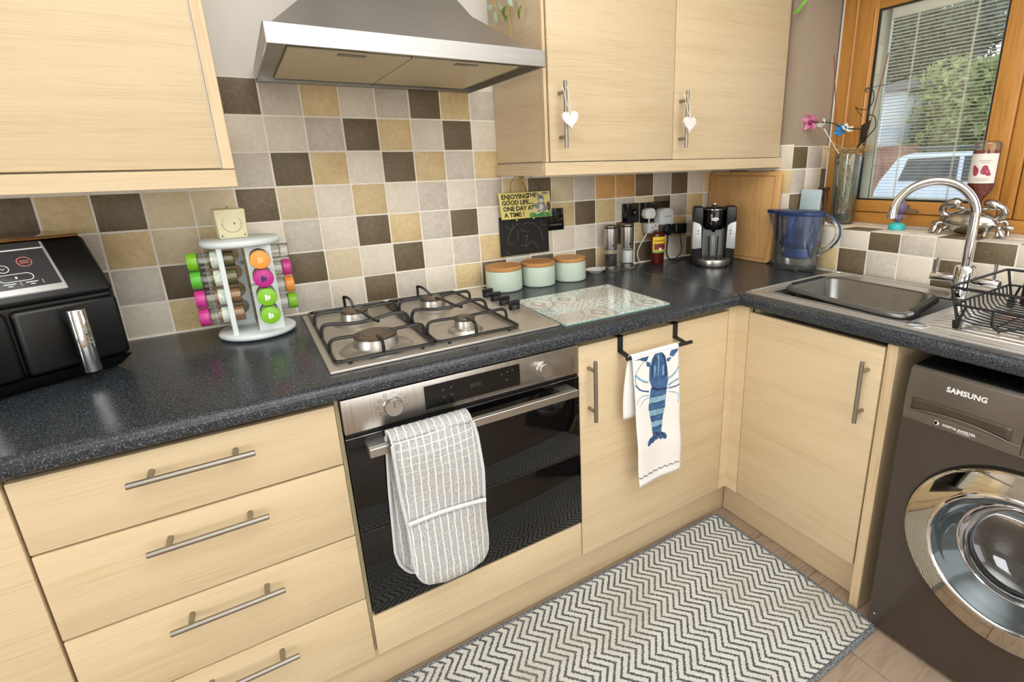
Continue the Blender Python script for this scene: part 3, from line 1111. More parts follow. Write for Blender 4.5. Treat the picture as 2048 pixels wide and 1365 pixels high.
for gx0, gx1, bx, rf, rb in ((0.023, 0.247, 0.1276, 0.049, 0.036), (0.254, 0.478, 0.3562, 0.027, 0.036)):
    ps = MB()
    ps.tube(rounded_loop(gx0, gx1, -0.572, -0.068, ZR, 0.018), 0.0045, 8, closed=True)
    for by, br in ((-0.493, rf), (-0.224, rb)):
        finger(ps, (gx0, by, 0), (bx - br * 0.72, by, 0))
        finger(ps, (gx1, by, 0), (bx + br * 0.72, by, 0))
    finger(ps, (bx, -0.572, 0), (bx, -0.493 - rf * 0.55, 0))
    # rear prong with hook
    ps.tube(spline([(bx, -0.068, ZR), (bx, -0.069, ZF - 0.006), (bx, -0.074, ZF + 0.004), (bx + 0.012, -0.100, ZF), (bx + 0.004, -0.224 + rb * 0.6, ZF - 0.002)], 4), 0.0042, 8)
    # arched bridge between front and rear burners
    ps.tube(spline([(gx0, -0.355, ZR), (gx0 + 0.003, -0.355, ZF - 0.010), (gx0 + 0.018, -0.355, ZF), (bx - 0.03, -0.352, ZF - 0.008), (bx + 0.02, -0.358, ZF - 0.006), (gx1 - 0.04, -0.355, ZF + 0.002), (gx1 - 0.008, -0.355, ZF - 0.006), (gx1, -0.355, ZR)], 5), 0.0048, 8)
    ps.tube([(bx + 0.005, -0.224 - rb * 0.5, ZF - 0.002), (bx + 0.012, -0.300, ZF + 0.001), (bx + 0.022, -0.352, ZF - 0.004), (bx + 0.03, -0.395, ZF - 0.002)], 0.0042, 8)
    for fx in (gx0 + 0.03, gx1 - 0.03):
        for fy in (-0.572, -0.068):
            ps.cyl((fx, fy, HB + 0.0072), (fx, fy, ZR), 0.005, n=8)
    ps.build('pan_support', M_IRON, hb)

# ================================================================== BUILT-IN OVEN
hs2 = thing('oven_housing', 'oak-effect strip and housing under the built-in oven', 'cabinet', (0.31, -0.34, 0.139))
h_ = MB()
h_.box(0.0005, 0.0085, -0.628, -0.02, 0.139, 0.832)
h_.box(0.6125, 0.6130, -0.628, -0.02, 0.139, 0.832)
h_.box(0.0085, 0.6125, -0.60, -0.02, 0.139, 0.236)
h_.build('carcass', M_CARCASS, hs2)
MB().box(0.0055, 0.6115, YD, -0.6255, 0.139, 0.256).build('panel', M_OAK, hs2, 0.0018, 2)
ov = thing('built_in_oven', 'stainless and black glass built-in oven', 'oven', (0.31, -0.4, 0.262))
MB().box(0.012, 0.6105, -0.630, -0.06, 0.262, 0.822).build('cavity', M_BLACKM, ov)
fa = MB().box(0.0105, 0.6115, -0.6475, -0.630, 0.7455, 0.8265).build('control_fascia', M_STEELV, ov, 0.0015, 2)
dp = MB().box(0.188, 0.4335, -0.6485, -0.6470, 0.757, 0.8140).build('display', M_BLACKG, fa)
M_DIM = flat('dim_display_print', (92, 92, 86), 0.5, var=0.0)
M_PRINT = flat('dark_print', (70, 66, 60), 0.5, var=0.0)
dm = MB()
for (dx, dz) in ((0.233, 0.794), (0.2325, 0.7755), (0.252, 0.7965), (0.2525, 0.7775), (0.383, 0.796), (0.399, 0.799), (0.413, 0.801), (0.396, 0.779)):
    dm.box(dx - 0.0028, dx + 0.0028, -0.6488, -0.6484, dz - 0.0009, dz + 0.0006)
    dm.box(dx - 0.0022, dx + 0.0022, -0.6488, -0.6484, dz + 0.0028, dz + 0.0036)
for i, dx in enumerate((0.302, 0.309, 0.318, 0.325)):
    for sx, sz, w, h in ((0, 0.004, 0.0045, 0.0007), (0, 0, 0.0045, 0.0007), (0, -0.004, 0.0045, 0.0007), (0.002, 0.002, 0.0007, 0.004), (-0.002, -0.002, 0.0007, 0.004)):
        dm.box(dx + sx - w / 2, dx + sx + w / 2, -0.6488, -0.6484, 0.788 + sz - h / 2, 0.788 + sz + h / 2)
dm.build('display_marks', M_DIM, fa)
for kx, kz in ((0.1155, 0.7895), (0.5015, 0.7845)):
    kn_ = MB().lathe([(0.0215, 0.0), (0.0215, 0.004), (0.0195, 0.006), (0.0195, 0.020), (0.0185, 0.0215), (0, 0.0215)], (kx, -0.6475, kz), 28, axis='y').build('knob', M_STEELV, ov, ang=30)
    if kx < 0.3:
        MB().box(kx - 0.0008, kx + 0.0008, -0.6696, -0.6688, kz + 0.001, kz + 0.017).build('pointer', M_PRINT, kn_)
im = MB()
for i in range(9):
    a = math.radians(-38 + i * 32)
    ix, iz = 0.1155 + 0.031 * math.sin(a - 2.0), 0.7895 + 0.029 * math.cos(a - 2.0)
    w = 0.0034 if i < 5 else 0.0015
    for (u0, u1, v0, v1) in ((-w, w, w * .8, w), (-w, w, -w, -w * .8), (-w, -w * .8, -w, w), (w * .8, w, -w, w)):
        im.box(ix + u0, ix + u1, -0.6479, -0.6474, iz + v0, iz + v1)
im.build('dial_marks', M_PRINT, fa)
MB().box(0.012, 0.611, -0.640, -0.630, 0.7345, 0.7455).build('vent_gap', M_BLACKP, ov)
d_ = MB().box(0.0105, 0.6125, -0.6475, -0.630, 0.4955, 0.7345).build('upper_door', M_BLACKG, ov, 0.0012, 2)
MB().box(0.0105, 0.6125, -0.6478, -0.6465, 0.7333, 0.7350).build('door_edge_trim', M_STEEL, d_)
d2_ = MB().box(0.0105, 0.6125, -0.6475, -0.630, 0.2620, 0.4935).build('lower_door', M_BLACKG, ov, 0.0012, 2)
MB().box(0.0105, 0.6125, -0.6478, -0.6465, 0.4926, 0.4936).build('door_edge_trim', M_STEELD, d2_)
hn = MB()
hn.box(0.046, 0.573, -0.706, -0.690, 0.7065, 0.7265)
hn.prism([(-0.690, 0.7085), (-0.690, 0.7255), (-0.6475, 0.722), (-0.6475, 0.712)], 'x', 0.046, 0.088)
hn.prism([(-0.690, 0.7085), (-0.690, 0.7255), (-0.6475, 0.722), (-0.6475, 0.712)], 'x', 0.531, 0.573)
hn.build('handle', M_BARST, d_, 0.0012, 1)
MB().box(0.540, 0.5515, -0.6482, -0.6474, 0.684, 0.694).build('sticker', M_WHITEP, d_)

# ================================================================== FABRICS ON THE FRONTS
k = NT('grey_check_towelling')
g_ = k.n('ShaderNodeNewGeometry')
sp_ = k.n('ShaderNodeSeparateXYZ')
k.l(g_.outputs['Position'], sp_.inputs[0])
wob = k.math('MULTIPLY', k.noise(k.pos(), 35, 2.0), 0.006)
fx = k.math('FRACT', k.math('DIVIDE', k.math('ADD', k.math('ADD', sp_.outputs[0], 2.0), wob), 0.0162))
fz = k.math('FRACT', k.math('DIVIDE', k.math('ADD', sp_.outputs[2], wob), 0.0195))
lx = k.math('LESS_THAN', fx, 0.17)
lz = k.math('MULTIPLY', k.math('LESS_THAN', fz, 0.12), k.ramp(sp_.outputs[2], [(0.0, (0.12, 0.12, 0.12, 1)), (0.63, (0.15, 0.15, 0.15, 1)), (0.70, (0.75, 0.75, 0.75, 1))]))
ln_ = k.math('MAXIMUM', lx, lz)
tw = k.noise(k.pos(), 480, 3.0, 0.7)
gry = k.ramp(tw, [(0.34, lin((132, 131, 128))), (0.5, lin((182, 181, 178))), (0.62, lin((208, 207, 204)))])
k.l(k.mix(ln_, gry, lin((234, 233, 230))), k.b.inputs['Base Color'])
k.set(Roughness=0.95, Specular_IOR_Level=0.1)
k.bump(k.math('ADD', k.math('MULTIPLY', tw, 0.5), ln_), 0.5, 0.0022)
M_TERRY = k.m
M_PIPE = flat('pale_grey_binding', (206, 207, 208), 0.9, var=0.03, vscale=200)


def pad(mb, left, right, z_top, z_bot, y, thick, nz=22, nx=10, wave=0.004):
    """soft quilted panel between the left(z) and right(z) outlines"""
    def fr(side):
        def f(u, v):
            z = z_top + (z_bot - z_top) * v
            a, b = left(z), right(z)
            x = a + (b - a) * u
            e = (1 - (2 * u - 1) ** 4) * min(1.0, (1 - v) * 9 + 0.05) ** 0.5
            yy = y + wave * math.sin(z * 21 + x * 17)
            e *= min(1.0, 0.3 + v * 9)
            return (x, yy + side * thick * 0.5 * e, z)
        return f
    mb.grid(nx, nz, fr(-1))
    mb.grid(nx, nz, fr(1))
    return mb


def outline(pts):
    def f(z):
        for (z0, x0), (z1, x1) in zip(pts[:-1], pts[1:]):
            if z <= z0 and z >= z1:
                t = (z0 - z) / (z0 - z1) if z0 != z1 else 0
                return x0 + (x1 - x0) * t
        return pts[0][1] if z > pts[0][0] else pts[-1][1]
    return f


gv = thing('oven_glove', 'grey checked double oven glove hanging on the oven handle', 'oven glove', (0.18, -0.72, 0.35))
fl_ = outline([(0.748, 0.086), (0.60, 0.092), (0.512, 0.0985), (0.43, 0.099), (0.40, 0.103), (0.375, 0.113), (0.36, 0.128), (0.352, 0.148), (0.3495, 0.170)])
fr_ = outline([(0.748, 0.2685), (0.70, 0.278), (0.61, 0.2835), (0.50, 0.2805), (0.42, 0.2825), (0.385, 0.2795), (0.365, 0.268), (0.352, 0.245), (0.3495, 0.205)])
MB_f = pad(MB(), fl_, fr_, 0.742, 0.3495, -0.7265, 0.020)
front_ = MB_f.build('front_pad', M_TERRY, gv, weld=True, ang=60)
pk = pad(MB(), lambda z: fl_(z) + 0.001, lambda z: fr_(z) - 0.001, 0.537, 0.3515, -0.7335, 0.020)
pk.build('pocket', M_TERRY, front_, ang=60)
pp = MB()
pp.tube([(fl_(0.541) + 0.182 * t, -0.7435 + 0.004 * math.sin(0.54 * 21 + (0.1 + 0.18 * t) * 17), 0.5415 - 0.0065 * t + 0.003 * math.sin(t * 3.1)) for t in [i / 14 for i in range(15)]], 0.0052, 8)
edge = [(fl_(z) + 0.001, -0.7295 + 0.004 * math.sin(z * 21 + fl_(z) * 17), z) for z in [0.735 - i * 0.011 for i in range(36)]]
edge += [(fr_(z) - 0.001, -0.7295 + 0.004 * math.sin(z * 21 + fr_(z) * 17), z) for z in [0.3505 + i * 0.011 for i in range(36)]]
pp.tube(edge, 0.0042, 8)
pp.build('binding', M_PIPE, front_)
bl_ = outline([(0.748, 0.088), (0.60, 0.078), (0.434, 0.072), (0.40, 0.078), (0.37, 0.094), (0.356, 0.115), (0.352, 0.140)])
br_ = outline([(0.748, 0.264), (0.60, 0.268), (0.434, 0.262), (0.40, 0.258), (0.37, 0.245), (0.356, 0.222), (0.352, 0.190)])
bk = pad(MB(), bl_, br_, 0.742, 0.352, -0.6755, 0.018, wave=0.002)
bk_ = bk.build('back_pad', M_TERRY, gv, ang=60)
e2 = [(bl_(z) + 0.001, -0.6785, z) for z in [0.735 - i * 0.0115 for i in range(34)]]
MB().tube(e2, 0.004, 8).build('binding', M_PIPE, bk_)


def over(u, v):
    a = PI * v
    x = 0.0865 + (0.181) * u
    n = 0.0015 * math.sin(u * 66)
    return (x, -0.701 - 0.0255 * math.cos(a) , 0.738 + (0.0145 + n) * math.sin(a))


ot = MB()
ot.grid(24, 10, over)
ot.build('strap', M_TERRY, gv, solid=0.006)

# ---- over-door towel rail and tea towel
tr_ = thing('towel_rail', 'black over-door towel rail on the cabinet right of the oven', 'towel rail', (0.86, -0.68, 0.77))
hk = MB()
for hx in (0.757, 0.9705):
    hk.box(hx - 0.009, hx + 0.009, -0.6480, -0.6458, 0.776, 0.8225)
    hk.box(hx - 0.009, hx + 0.009, -0.6480, -0.615, 0.8205, 0.8225)
    hk.hexa([(hx - 0.009, -0.700, 0.766), (hx + 0.009, -0.700, 0.766), (hx + 0.009, -0.6458, 0.776), (hx - 0.009, -0.6458, 0.776),
             (hx - 0.009, -0.700, 0.7685), (hx + 0.009, -0.700, 0.7685), (hx + 0.009, -0.6458, 0.7785), (hx - 0.009, -0.6458, 0.7785)])
hk.build('hook', M_BLACKM, tr_)
MB().cyl((0.737, -0.7005, 0.7725), (0.988, -0.7005, 0.7725), 0.0055, n=14).build('rail', M_BLACKM, tr_, 0.001, 1)

tt = thing('tea_towel', 'white tea towel with a blue lobster print and scalloped hem', 'tea towel', (0.85, -0.705, 0.35))
M_LINEN = flat('white_linen', (236, 233, 228), 0.9, spec=0.15, var=0.02, vscale=120)


def tw_y(x, z):
    h = max(0.0, min(1.0, (0.77 - z) / 0.3))
    return -0.7085 - 0.003 * h * math.sin((x - 0.75) * 42) - 0.0016 * math.sin(z * 40 + x * 9) * h


def tw_front(u, v):
    z = 0.7738 + (0.3513 - 0.7738) * v + 0.004 * u * v
    xl = 0.7505 + 0.0305 * v ** 0.8
    xr = 0.9265 + 0.0255 * v
    x = xl + (xr - xl) * u
    return (x, tw_y(x, z), z)


fm = MB()
fm.grid(24, 50, tw_front)
tfront = fm.build('front_fall', M_LINEN, tt, solid=0.0014, ang=80)
fo = MB()


def tw_fold(u, v):
    a = PI * v
    x = 0.7503 + 0.1762 * u
    return (x, -0.7005 - 0.0083 * math.cos(a), 0.7735 + 0.0083 * math.sin(a))


fo.grid(24, 8, tw_fold)
fo.build('rail_fold', M_LINEN, tt, solid=0.0014, ang=80)
bm_ = MB()


def tw_back(u, v):
    z = 0.7770 - (0.7770 - 0.577) * v
    x = (0.7495 - 0.012 * math.sin(v * PI * 0.75) + 0.001 * v) + (0.17) * u
    return (x, -0.693 + 0.012 * v - 0.004 * math.sin(u * 9), z)


bm_.grid(16, 20, tw_back)
bm_.build('back_fall', M_LINEN, tt, solid=0.0014, ang=80)
M_B1 = flat('lobster_blue', (62, 96, 140), 0.9, var=0.35, vscale=70)
M_B2 = flat('lobster_pale_blue', (128, 170, 190), 0.9, var=0.25, vscale=80)
M_B3 = flat('lobster_navy', (34, 54, 92), 0.9, var=0.2, vscale=80)


def onto(pts):
    return [(x, tw_y(x, z) - 0.0011, z) for x, z in pts]


def patch(mb, pts):
    cx = sum(p[0] for p in pts) / len(pts)
    cz = sum(p[1] for p in pts) / len(pts)
    n = len(pts)
    vs = onto(pts) + onto([((p[0] + cx) / 2, (p[1] + cz) / 2) for p in pts]) + onto([(cx, cz)])
    fs = [(i, (i + 1) % n, n + (i + 1) % n, n + i) for i in range(n)] + [(n + i, n + (i + 1) % n, 2 * n) for i in range(n)]
    mb.add(vs, fs)


def stroke(mb, pts, w0, w1=None):
    w1 = w0 if w1 is None else w1
    P = spline([(p[0], 0, p[1]) for p in pts], 5)
    m = len(P)
    vs = []
    for i, p in enumerate(P):
        d = (P[min(i + 1, m - 1)] - P[max(i - 1, 0)]).normalized()
        nx, nz = -d.z, d.x
        w = w0 + (w1 - w0) * i / (m - 1)
        vs += onto([(p.x + nx * w, p.z + nz * w), (p.x - nx * w, p.z - nz * w)])
    mb.add(vs, [(2 * i, 2 * i + 1, 2 * i + 3, 2 * i + 2) for i in range(m - 1)])


def shrink(pts, s):
    cx = sum(p[0] for p in pts) / len(pts)
    cz = sum(p[1] for p in pts) / len(pts)
    return [(cx + (p[0] - cx) * s, cz + (p[1] - cz) * s) for p in pts]


car = [(0.8335, 0.7705), (0.8599, 0.770), (0.8741, 0.7545), (0.8837, 0.713), (0.8878, 0.6766), (0.8831, 0.6532), (0.8556, 0.6559), (0.823, 0.6711), (0.813, 0.6955), (0.8138, 0.7297), (0.8236, 0.7573)]
abs_ = [[(0.8205, 0.6674), (0.8832, 0.6509), (0.881, 0.6335), (0.8158, 0.64)], [(0.8142, 0.6382), (0.8811, 0.6298), (0.8789, 0.6136), (0.8136, 0.6197)],
        [(0.8126, 0.6173), (0.879, 0.6113), (0.8786, 0.5909), (0.8129, 0.5993)], [(0.8151, 0.5969), (0.877, 0.589), (0.8748, 0.5713), (0.8199, 0.5761)],
        [(0.8199, 0.5747), (0.8737, 0.5693), (0.872, 0.5536), (0.8246, 0.5587)], [(0.8246, 0.5564), (0.8721, 0.5512), (0.8704, 0.5345), (0.8284, 0.5369)],
        [(0.8284, 0.5345), (0.8704, 0.5326), (0.8682, 0.515), (0.8322, 0.5148)]]
fan = [(0.8322, 0.5148), (0.8682, 0.5146), (0.8886, 0.4967), (0.8862, 0.4832), (0.8691, 0.484), (0.8575, 0.4996), (0.8522, 0.4896), (0.8434, 0.5042), (0.8383, 0.4894), (0.833, 0.4794), (0.8165, 0.4816), (0.8119, 0.4958), (0.8186, 0.5122)]
clL = [(0.757, 0.7660), (0.7846, 0.7690), (0.8104, 0.7687), (0.8029, 0.7536), (0.7849, 0.7598), (0.7772, 0.7640)]
clL2 = [(0.8004, 0.7533), (0.816, 0.7484), (0.8174, 0.7332), (0.8032, 0.7386)]
clR = [(0.895, 0.7679), (0.9225, 0.7685), (0.9235, 0.7626), (0.9045, 0.7455), (0.8894, 0.7532)]
clR2 = [(0.8798, 0.7467), (0.8989, 0.7467), (0.8884, 0.7338), (0.879, 0.7382)]
m1, m2, m3 = MB(), MB(), MB()
patch(m1, car)
for q in (clL, clL2, clR, clR2):
    patch(m1, q)
for (fx_, fz_, rx_, rz_, ro_) in ((0.8205, 0.4935, 0.0085, 0.0150, -0.55), (0.8350, 0.4985, 0.0075, 0.0150, -0.25), (0.8500, 0.5025, 0.0070, 0.0130, 0.0), (0.8645, 0.4990, 0.0075, 0.0140, 0.3), (0.8785, 0.4945, 0.0085, 0.0140, 0.6)):
    patch(m1, [(fx_ + rx_ * math.cos(t) * math.cos(ro_) - rz_ * math.sin(t) * math.sin(ro_), fz_ + rx_ * math.cos(t) * math.sin(ro_) + rz_ * math.sin(t) * math.cos(ro_)) for t in [2 * PI * i / 12 for i in range(12)]])
for i, q in enumerate(abs_):
    patch(m1 if i % 2 == 0 else m2, q)
for q in ([(0.7612, 0.7213), (0.785, 0.700), (0.8095, 0.6877)], [(0.8884, 0.6585), (0.9105, 0.6664), (0.9301, 0.6705)], [(0.8876, 0.6811), (0.9095, 0.689), (0.9284, 0.7091)]):
    stroke(m2, q, 0.0035, 0.0026)
for q in ([(0.7631, 0.691), (0.7812, 0.6712), (0.8127, 0.6585)], [(0.8888, 0.6495), (0.9168, 0.6489), (0.9326, 0.6516)]):
    stroke(m1, q, 0.0022)
for q in ([(0.7664, 0.6295), (0.7816, 0.6494), (0.813, 0.6474)], [(0.782, 0.6207), (0.7922, 0.6355), (0.8142, 0.6404)], [(0.8892, 0.6381), (0.9206, 0.6274), (0.9296, 0.6158), (0.9277, 0.5931)]):
    stroke(m2, q, 0.0012)
m1.build('lobster_print', M_B1, tfront, ang=80)
m2.build('lobster_legs', M_B2, tfront, ang=80)


def lift(mb, d):
    mb.v = [(x, y - d, z) for x, y, z in mb.v]
    return mb


stroke(m3, [(0.823, 0.668), (0.85, 0.6555), (0.884, 0.6515)], 0.004, 0.003)
for q in abs_:
    stroke(m3, [q[3], ((q[2][0] + q[3][0]) / 2, (q[2][1] + q[3][1]) / 2 - 0.002), q[2]], 0.0011)
stroke(m3, [(0.834, 0.765), (0.826, 0.735), (0.824, 0.70)], 0.0022)
stroke(m3, [(0.862, 0.765), (0.874, 0.735), (0.878, 0.69)], 0.0026)
for q in ([(0.838, 0.512), (0.828, 0.497), (0.82, 0.484)], [(0.846, 0.512), (0.845, 0.50), (0.84, 0.49)], [(0.856, 0.512), (0.857, 0.503), (0.853, 0.492)], [(0.865, 0.511), (0.875, 0.50), (0.884, 0.486)]):
    stroke(m3, q, 0.003, 0.0012)
stroke(m3, [(0.8101, 0.7693), (0.7801, 0.7462), (0.7627, 0.7209), (0.7646, 0.6906)], 0.0007)
lift(m3, 0.0006).build('lobster_outline', M_B3, tfront, ang=80)
m4 = MB()
for q in ([(0.846, 0.765), (0.848, 0.735), (0.846, 0.70)], [(0.833, 0.735), (0.834, 0.715), (0.832, 0.70)]):
    stroke(m4, q, 0.0028, 0.0012)
patch(m4, shrink([(0.862, 0.727), (0.868, 0.73), (0.871, 0.70), (0.864, 0.695)], 1.0))
lift(m4, 0.0009).build('lobster_highlight', M_B2, tfront, ang=80)
hm = MB()
sc_ = []
for i in range(8):
    x0, x1 = 0.7795 + i * 0.0212, 0.7795 + (i + 1) * 0.0212
    for t in (0.0, 0.25, 0.5, 0.75):
        x = x0 + (x1 - x0) * t
        sc_.append((x, 0.3815 + 0.004 * (i + t) / 8 + 0.0055 * math.sin(PI * t) * -1 + 0.003))
stroke(hm, sc_, 0.0013)
hm.build('scalloped_stitching', M_B3, tfront, ang=80)

# ================================================================== AIR FRYER
AY = math.radians(30)
ac, as_ = math.cos(AY), math.sin(AY)
# local frame: front faces local -y, origin at the base centre
AW, AD = 0.36, 0.27
aloc = Vector((-0.361, -0.252, ZW)) - Vector((ac * AW / 2 - as_ * (-AD / 2), as_ * AW / 2 + ac * (-AD / 2), 0))
af = thing('air_fryer', 'black air fryer with chrome drawer handle and touch panel', 'air fryer', aloc, AY)


def sect(y0, y1, z0, z1, w0, w1, n=1):
    return [(-w0, y0, z0), (w0, y0, z0), (w0, y1, z0), (-w0, y1, z0), (-w1, y0, z1), (w1, y0, z1), (w1, y1, z1), (-w1, y1, z1)]


hw = AW / 2
MB().hexa([(-hw + .02, -AD / 2 + .025, 0.004), (hw - .02, -AD / 2 + .025, 0.004), (hw - .02, AD / 2 - .01, 0.004), (-hw + .02, AD / 2 - .01, 0.004),
           (-hw, -AD / 2, 0.032), (hw, -AD / 2, 0.032), (hw, AD / 2, 0.032), (-hw, AD / 2, 0.032)]).build('base', M_AFBLK, af, 0.006, 2, world=False)
MB().box(-hw, hw, -AD / 2 + 0.012, AD / 2, 0.030, 0.19).build('body', M_AFBLK, af, 0.018, 4, world=False)
for xa, xb in ((-hw + 0.004, -0.002), (0.002, hw - 0.004)):
    dw = MB().box(xa, xb, -AD / 2, -AD / 2 + 0.10, 0.034, 0.172).build('drawer', M_AFBLK, af, 0.010, 3, world=False)
    xm = (xa + xb) / 2 + (-0.004 if xa > 0 else 0.004)
    hh = MB()
    hh.prism([(-AD / 2 + 0.002, 0.160), (-AD / 2 - 0.046, 0.162), (-AD / 2 - 0.056, 0.150), (-AD / 2 - 0.056, 0.030), (-AD / 2 - 0.030, 0.030), (-AD / 2 - 0.030, 0.132), (-AD / 2 + 0.002, 0.140)], 'x', xm - 0.013, xm + 0.013)
    hh = hh.build('handle', M_AFBLK, dw, 0.003, 2, world=False)
    MB().lathe([(0.0155, 0.028), (0.0165, 0.030), (0.0165, 0.1615), (0.0155, 0.163), (0.0, 0.163)], (xm, -AD / 2 - 0.047, 0), 24, sx=0.95, sy=0.75).build('chrome_sleeve', M_CHROME, hh, world=False, ang=30)
# upper housing with the sloped panel
up = [(-AD / 2 + 0.004, 0.178), (-AD / 2 + 0.006, 0.192), (-AD / 2 + 0.085, 0.298), (-AD / 2 + 0.10, 0.302), (AD / 2, 0.302), (AD / 2, 0.178)]
MB().prism(up, 'x', -hw + 0.004, hw - 0.004).build('housing', M_AFBLK, af, 0.014, 3, world=False)
ps0, ps1 = Vector((0, -AD / 2 + 0.006, 0.192)), Vector((0, -AD / 2 + 0.085, 0.298))
sl = (ps1 - ps0)
sn = Vector((0, -sl.z, sl.y)).normalized()


def on_panel(u, t, h):
    p = ps0 + sl * t + sn * h
    return (u, p.y, p.z)


def panel_plate(mb, u0, u1, t0, t1, h0, h1):
    mb.hexa([on_panel(u0, t0, h0), on_panel(u1, t0, h0), on_panel(u1, t1, h0), on_panel(u0, t1, h0), on_panel(u0, t0, h1), on_panel(u1, t0, h1), on_panel(u1, t1, h1), on_panel(u0, t1, h1)])


M_SILV = flat('silver_plastic', (206, 206, 204), 0.3, 0.4, var=0.01)
M_PANEL = flat('grey_touch_panel', (66, 66, 68), 0.14, var=0.0)
fr0 = MB()
panel_plate(fr0, -0.148, 0.104, 0.075, 0.99, -0.004, 0.0028)
fr0 = fr0.build('panel_frame', M_SILV, af, 0.006, 3, world=False)
tp = MB()
panel_plate(tp, -0.143, 0.0985, 0.18, 0.985, -0.002, 0.0040)
tp = tp.build('touch_panel', M_PANEL, fr0, 0.002, 2, world=False)
wl_ = MB()
panel_plate(wl_, -0.143, 0.0985, 0.84, 0.862, 0.003, 0.0046)
for (cu, ct, r) in ((0.018, 0.72, 0.0085), (0.024, 0.54, 0.0085), (-0.05, 0.70, 0.0085), (-0.05, 0.52, 0.0085)):
    wl_.tube([on_panel(cu + r * math.cos(a), ct + r * math.sin(a) / sl.length, 0.0043) for a in [2 * PI * i / 20 for i in range(20)]], 0.0008, 5, closed=True)
    sg = 1 if ct > 0.6 else -1
    wl_.tube([on_panel(cu - 0.003, ct - 0.012 * sg, 0.0043), on_panel(cu, ct + 0.012 * sg, 0.0043), on_panel(cu + 0.003, ct - 0.012 * sg, 0.0043)], 0.0007, 5)
pill = []
for i in range(24):
    a = 2 * PI * i / 24
    pill.append(on_panel(0.036 + (0.017 if math.cos(a) > 0 else -0.017) + 0.0085 * math.cos(a), 0.37 + 0.0085 * math.sin(a) / sl.length, 0.0043))
wl_.tube(pill, 0.0008, 5, closed=True)
for i in range(6):
    u = -0.110 + i * 0.033
    panel_plate(wl_, u - 0.009, u + 0.009, 0.262, 0.276, 0.0035, 0.0045)
    panel_plate(wl_, u - 0.0035, u + 0.0035, 0.226, 0.24, 0.0035, 0.0045)
    panel_plate(wl_, u + 0.0160, u + 0.0166, 0.215, 0.29, 0.0035, 0.0045)
panel_plate(wl_, 0.0345, 0.0375, 0.352, 0.388, 0.0035, 0.0045)
wl_.build('panel_symbols', flat('white_print', (236, 236, 234), 0.5, var=0.0), fr0, world=False)
rd = MB()
rd.tube([on_panel(0.060 + 0.011 * math.cos(a), 0.63 + 0.011 * math.sin(a) / sl.length, 0.0043) for a in [2 * PI * i / 22 for i in range(22)]], 0.0008, 5, closed=True)
panel_plate(rd, 0.053, 0.067, 0.64, 0.652, 0.0035, 0.0045)
panel_plate(rd, 0.053, 0.067, 0.606, 0.618, 0.0035, 0.0045)
rd.build('power_symbol', flat('coral_print', (226, 130, 118), 0.5, var=0.0), fr0, world=False)
dsp = MB()
panel_plate(dsp, -0.036, 0.0015, 0.50, 0.73, 0.0035, 0.0048)
dsp.build('digit_window', flat('grey_digit_window', (150, 150, 146), 0.3, var=0.02), fr0, world=False)
M_AFTOP = flat('cabinet_reflection_gloss', (150, 104, 56), 0.12, 0.85, var=0.02)  # brown stands in for the cabinet mirrored in the glossy top
MB().box(-hw + 0.012, hw - 0.012, -AD / 2 + 0.083, AD / 2 - 0.01, 0.299, 0.306).build('top_plate', M_AFTOP, af, 0.003, 2, world=False)

# ================================================================== SPICE CAROUSEL
SX, SY = -0.110, -0.145
SA = 0.0
ST = 0.033          # the boards stand pinwheel-fashion, each set to one side of the axis
sr = thing('spice_rack', 'pale painted revolving spice rack on the worktop', 'spice rack', (SX, SY, ZW))
MB().lathe([(0.0, 0.004), (0.087, 0.004), (0.0925, 0.009), (0.0925, 0.015), (0.088, 0.020), (0, 0.020)], (SX, SY, ZW), 40).build('base_disc', M_PALE, sr, ang=60)
MB().cyl((SX, SY, ZW), (SX, SY, ZW + 0.006), 0.06, n=24).build('turntable_foot', M_BLACKM, sr)
MB().lathe([(0.0, 0.246), (0.086, 0.246), (0.091, 0.251), (0.091, 0.259), (0.086, 0.264), (0, 0.264)], (SX, SY, ZW), 40).build('top_disc', M_PALE, sr, ang=60)
dirs = {'front': SA, 'left': SA - PI / 2, 'right': SA + PI / 2, 'back': SA + PI}
ZJ = [1.087, 1.040, 0.9915, 0.9435]
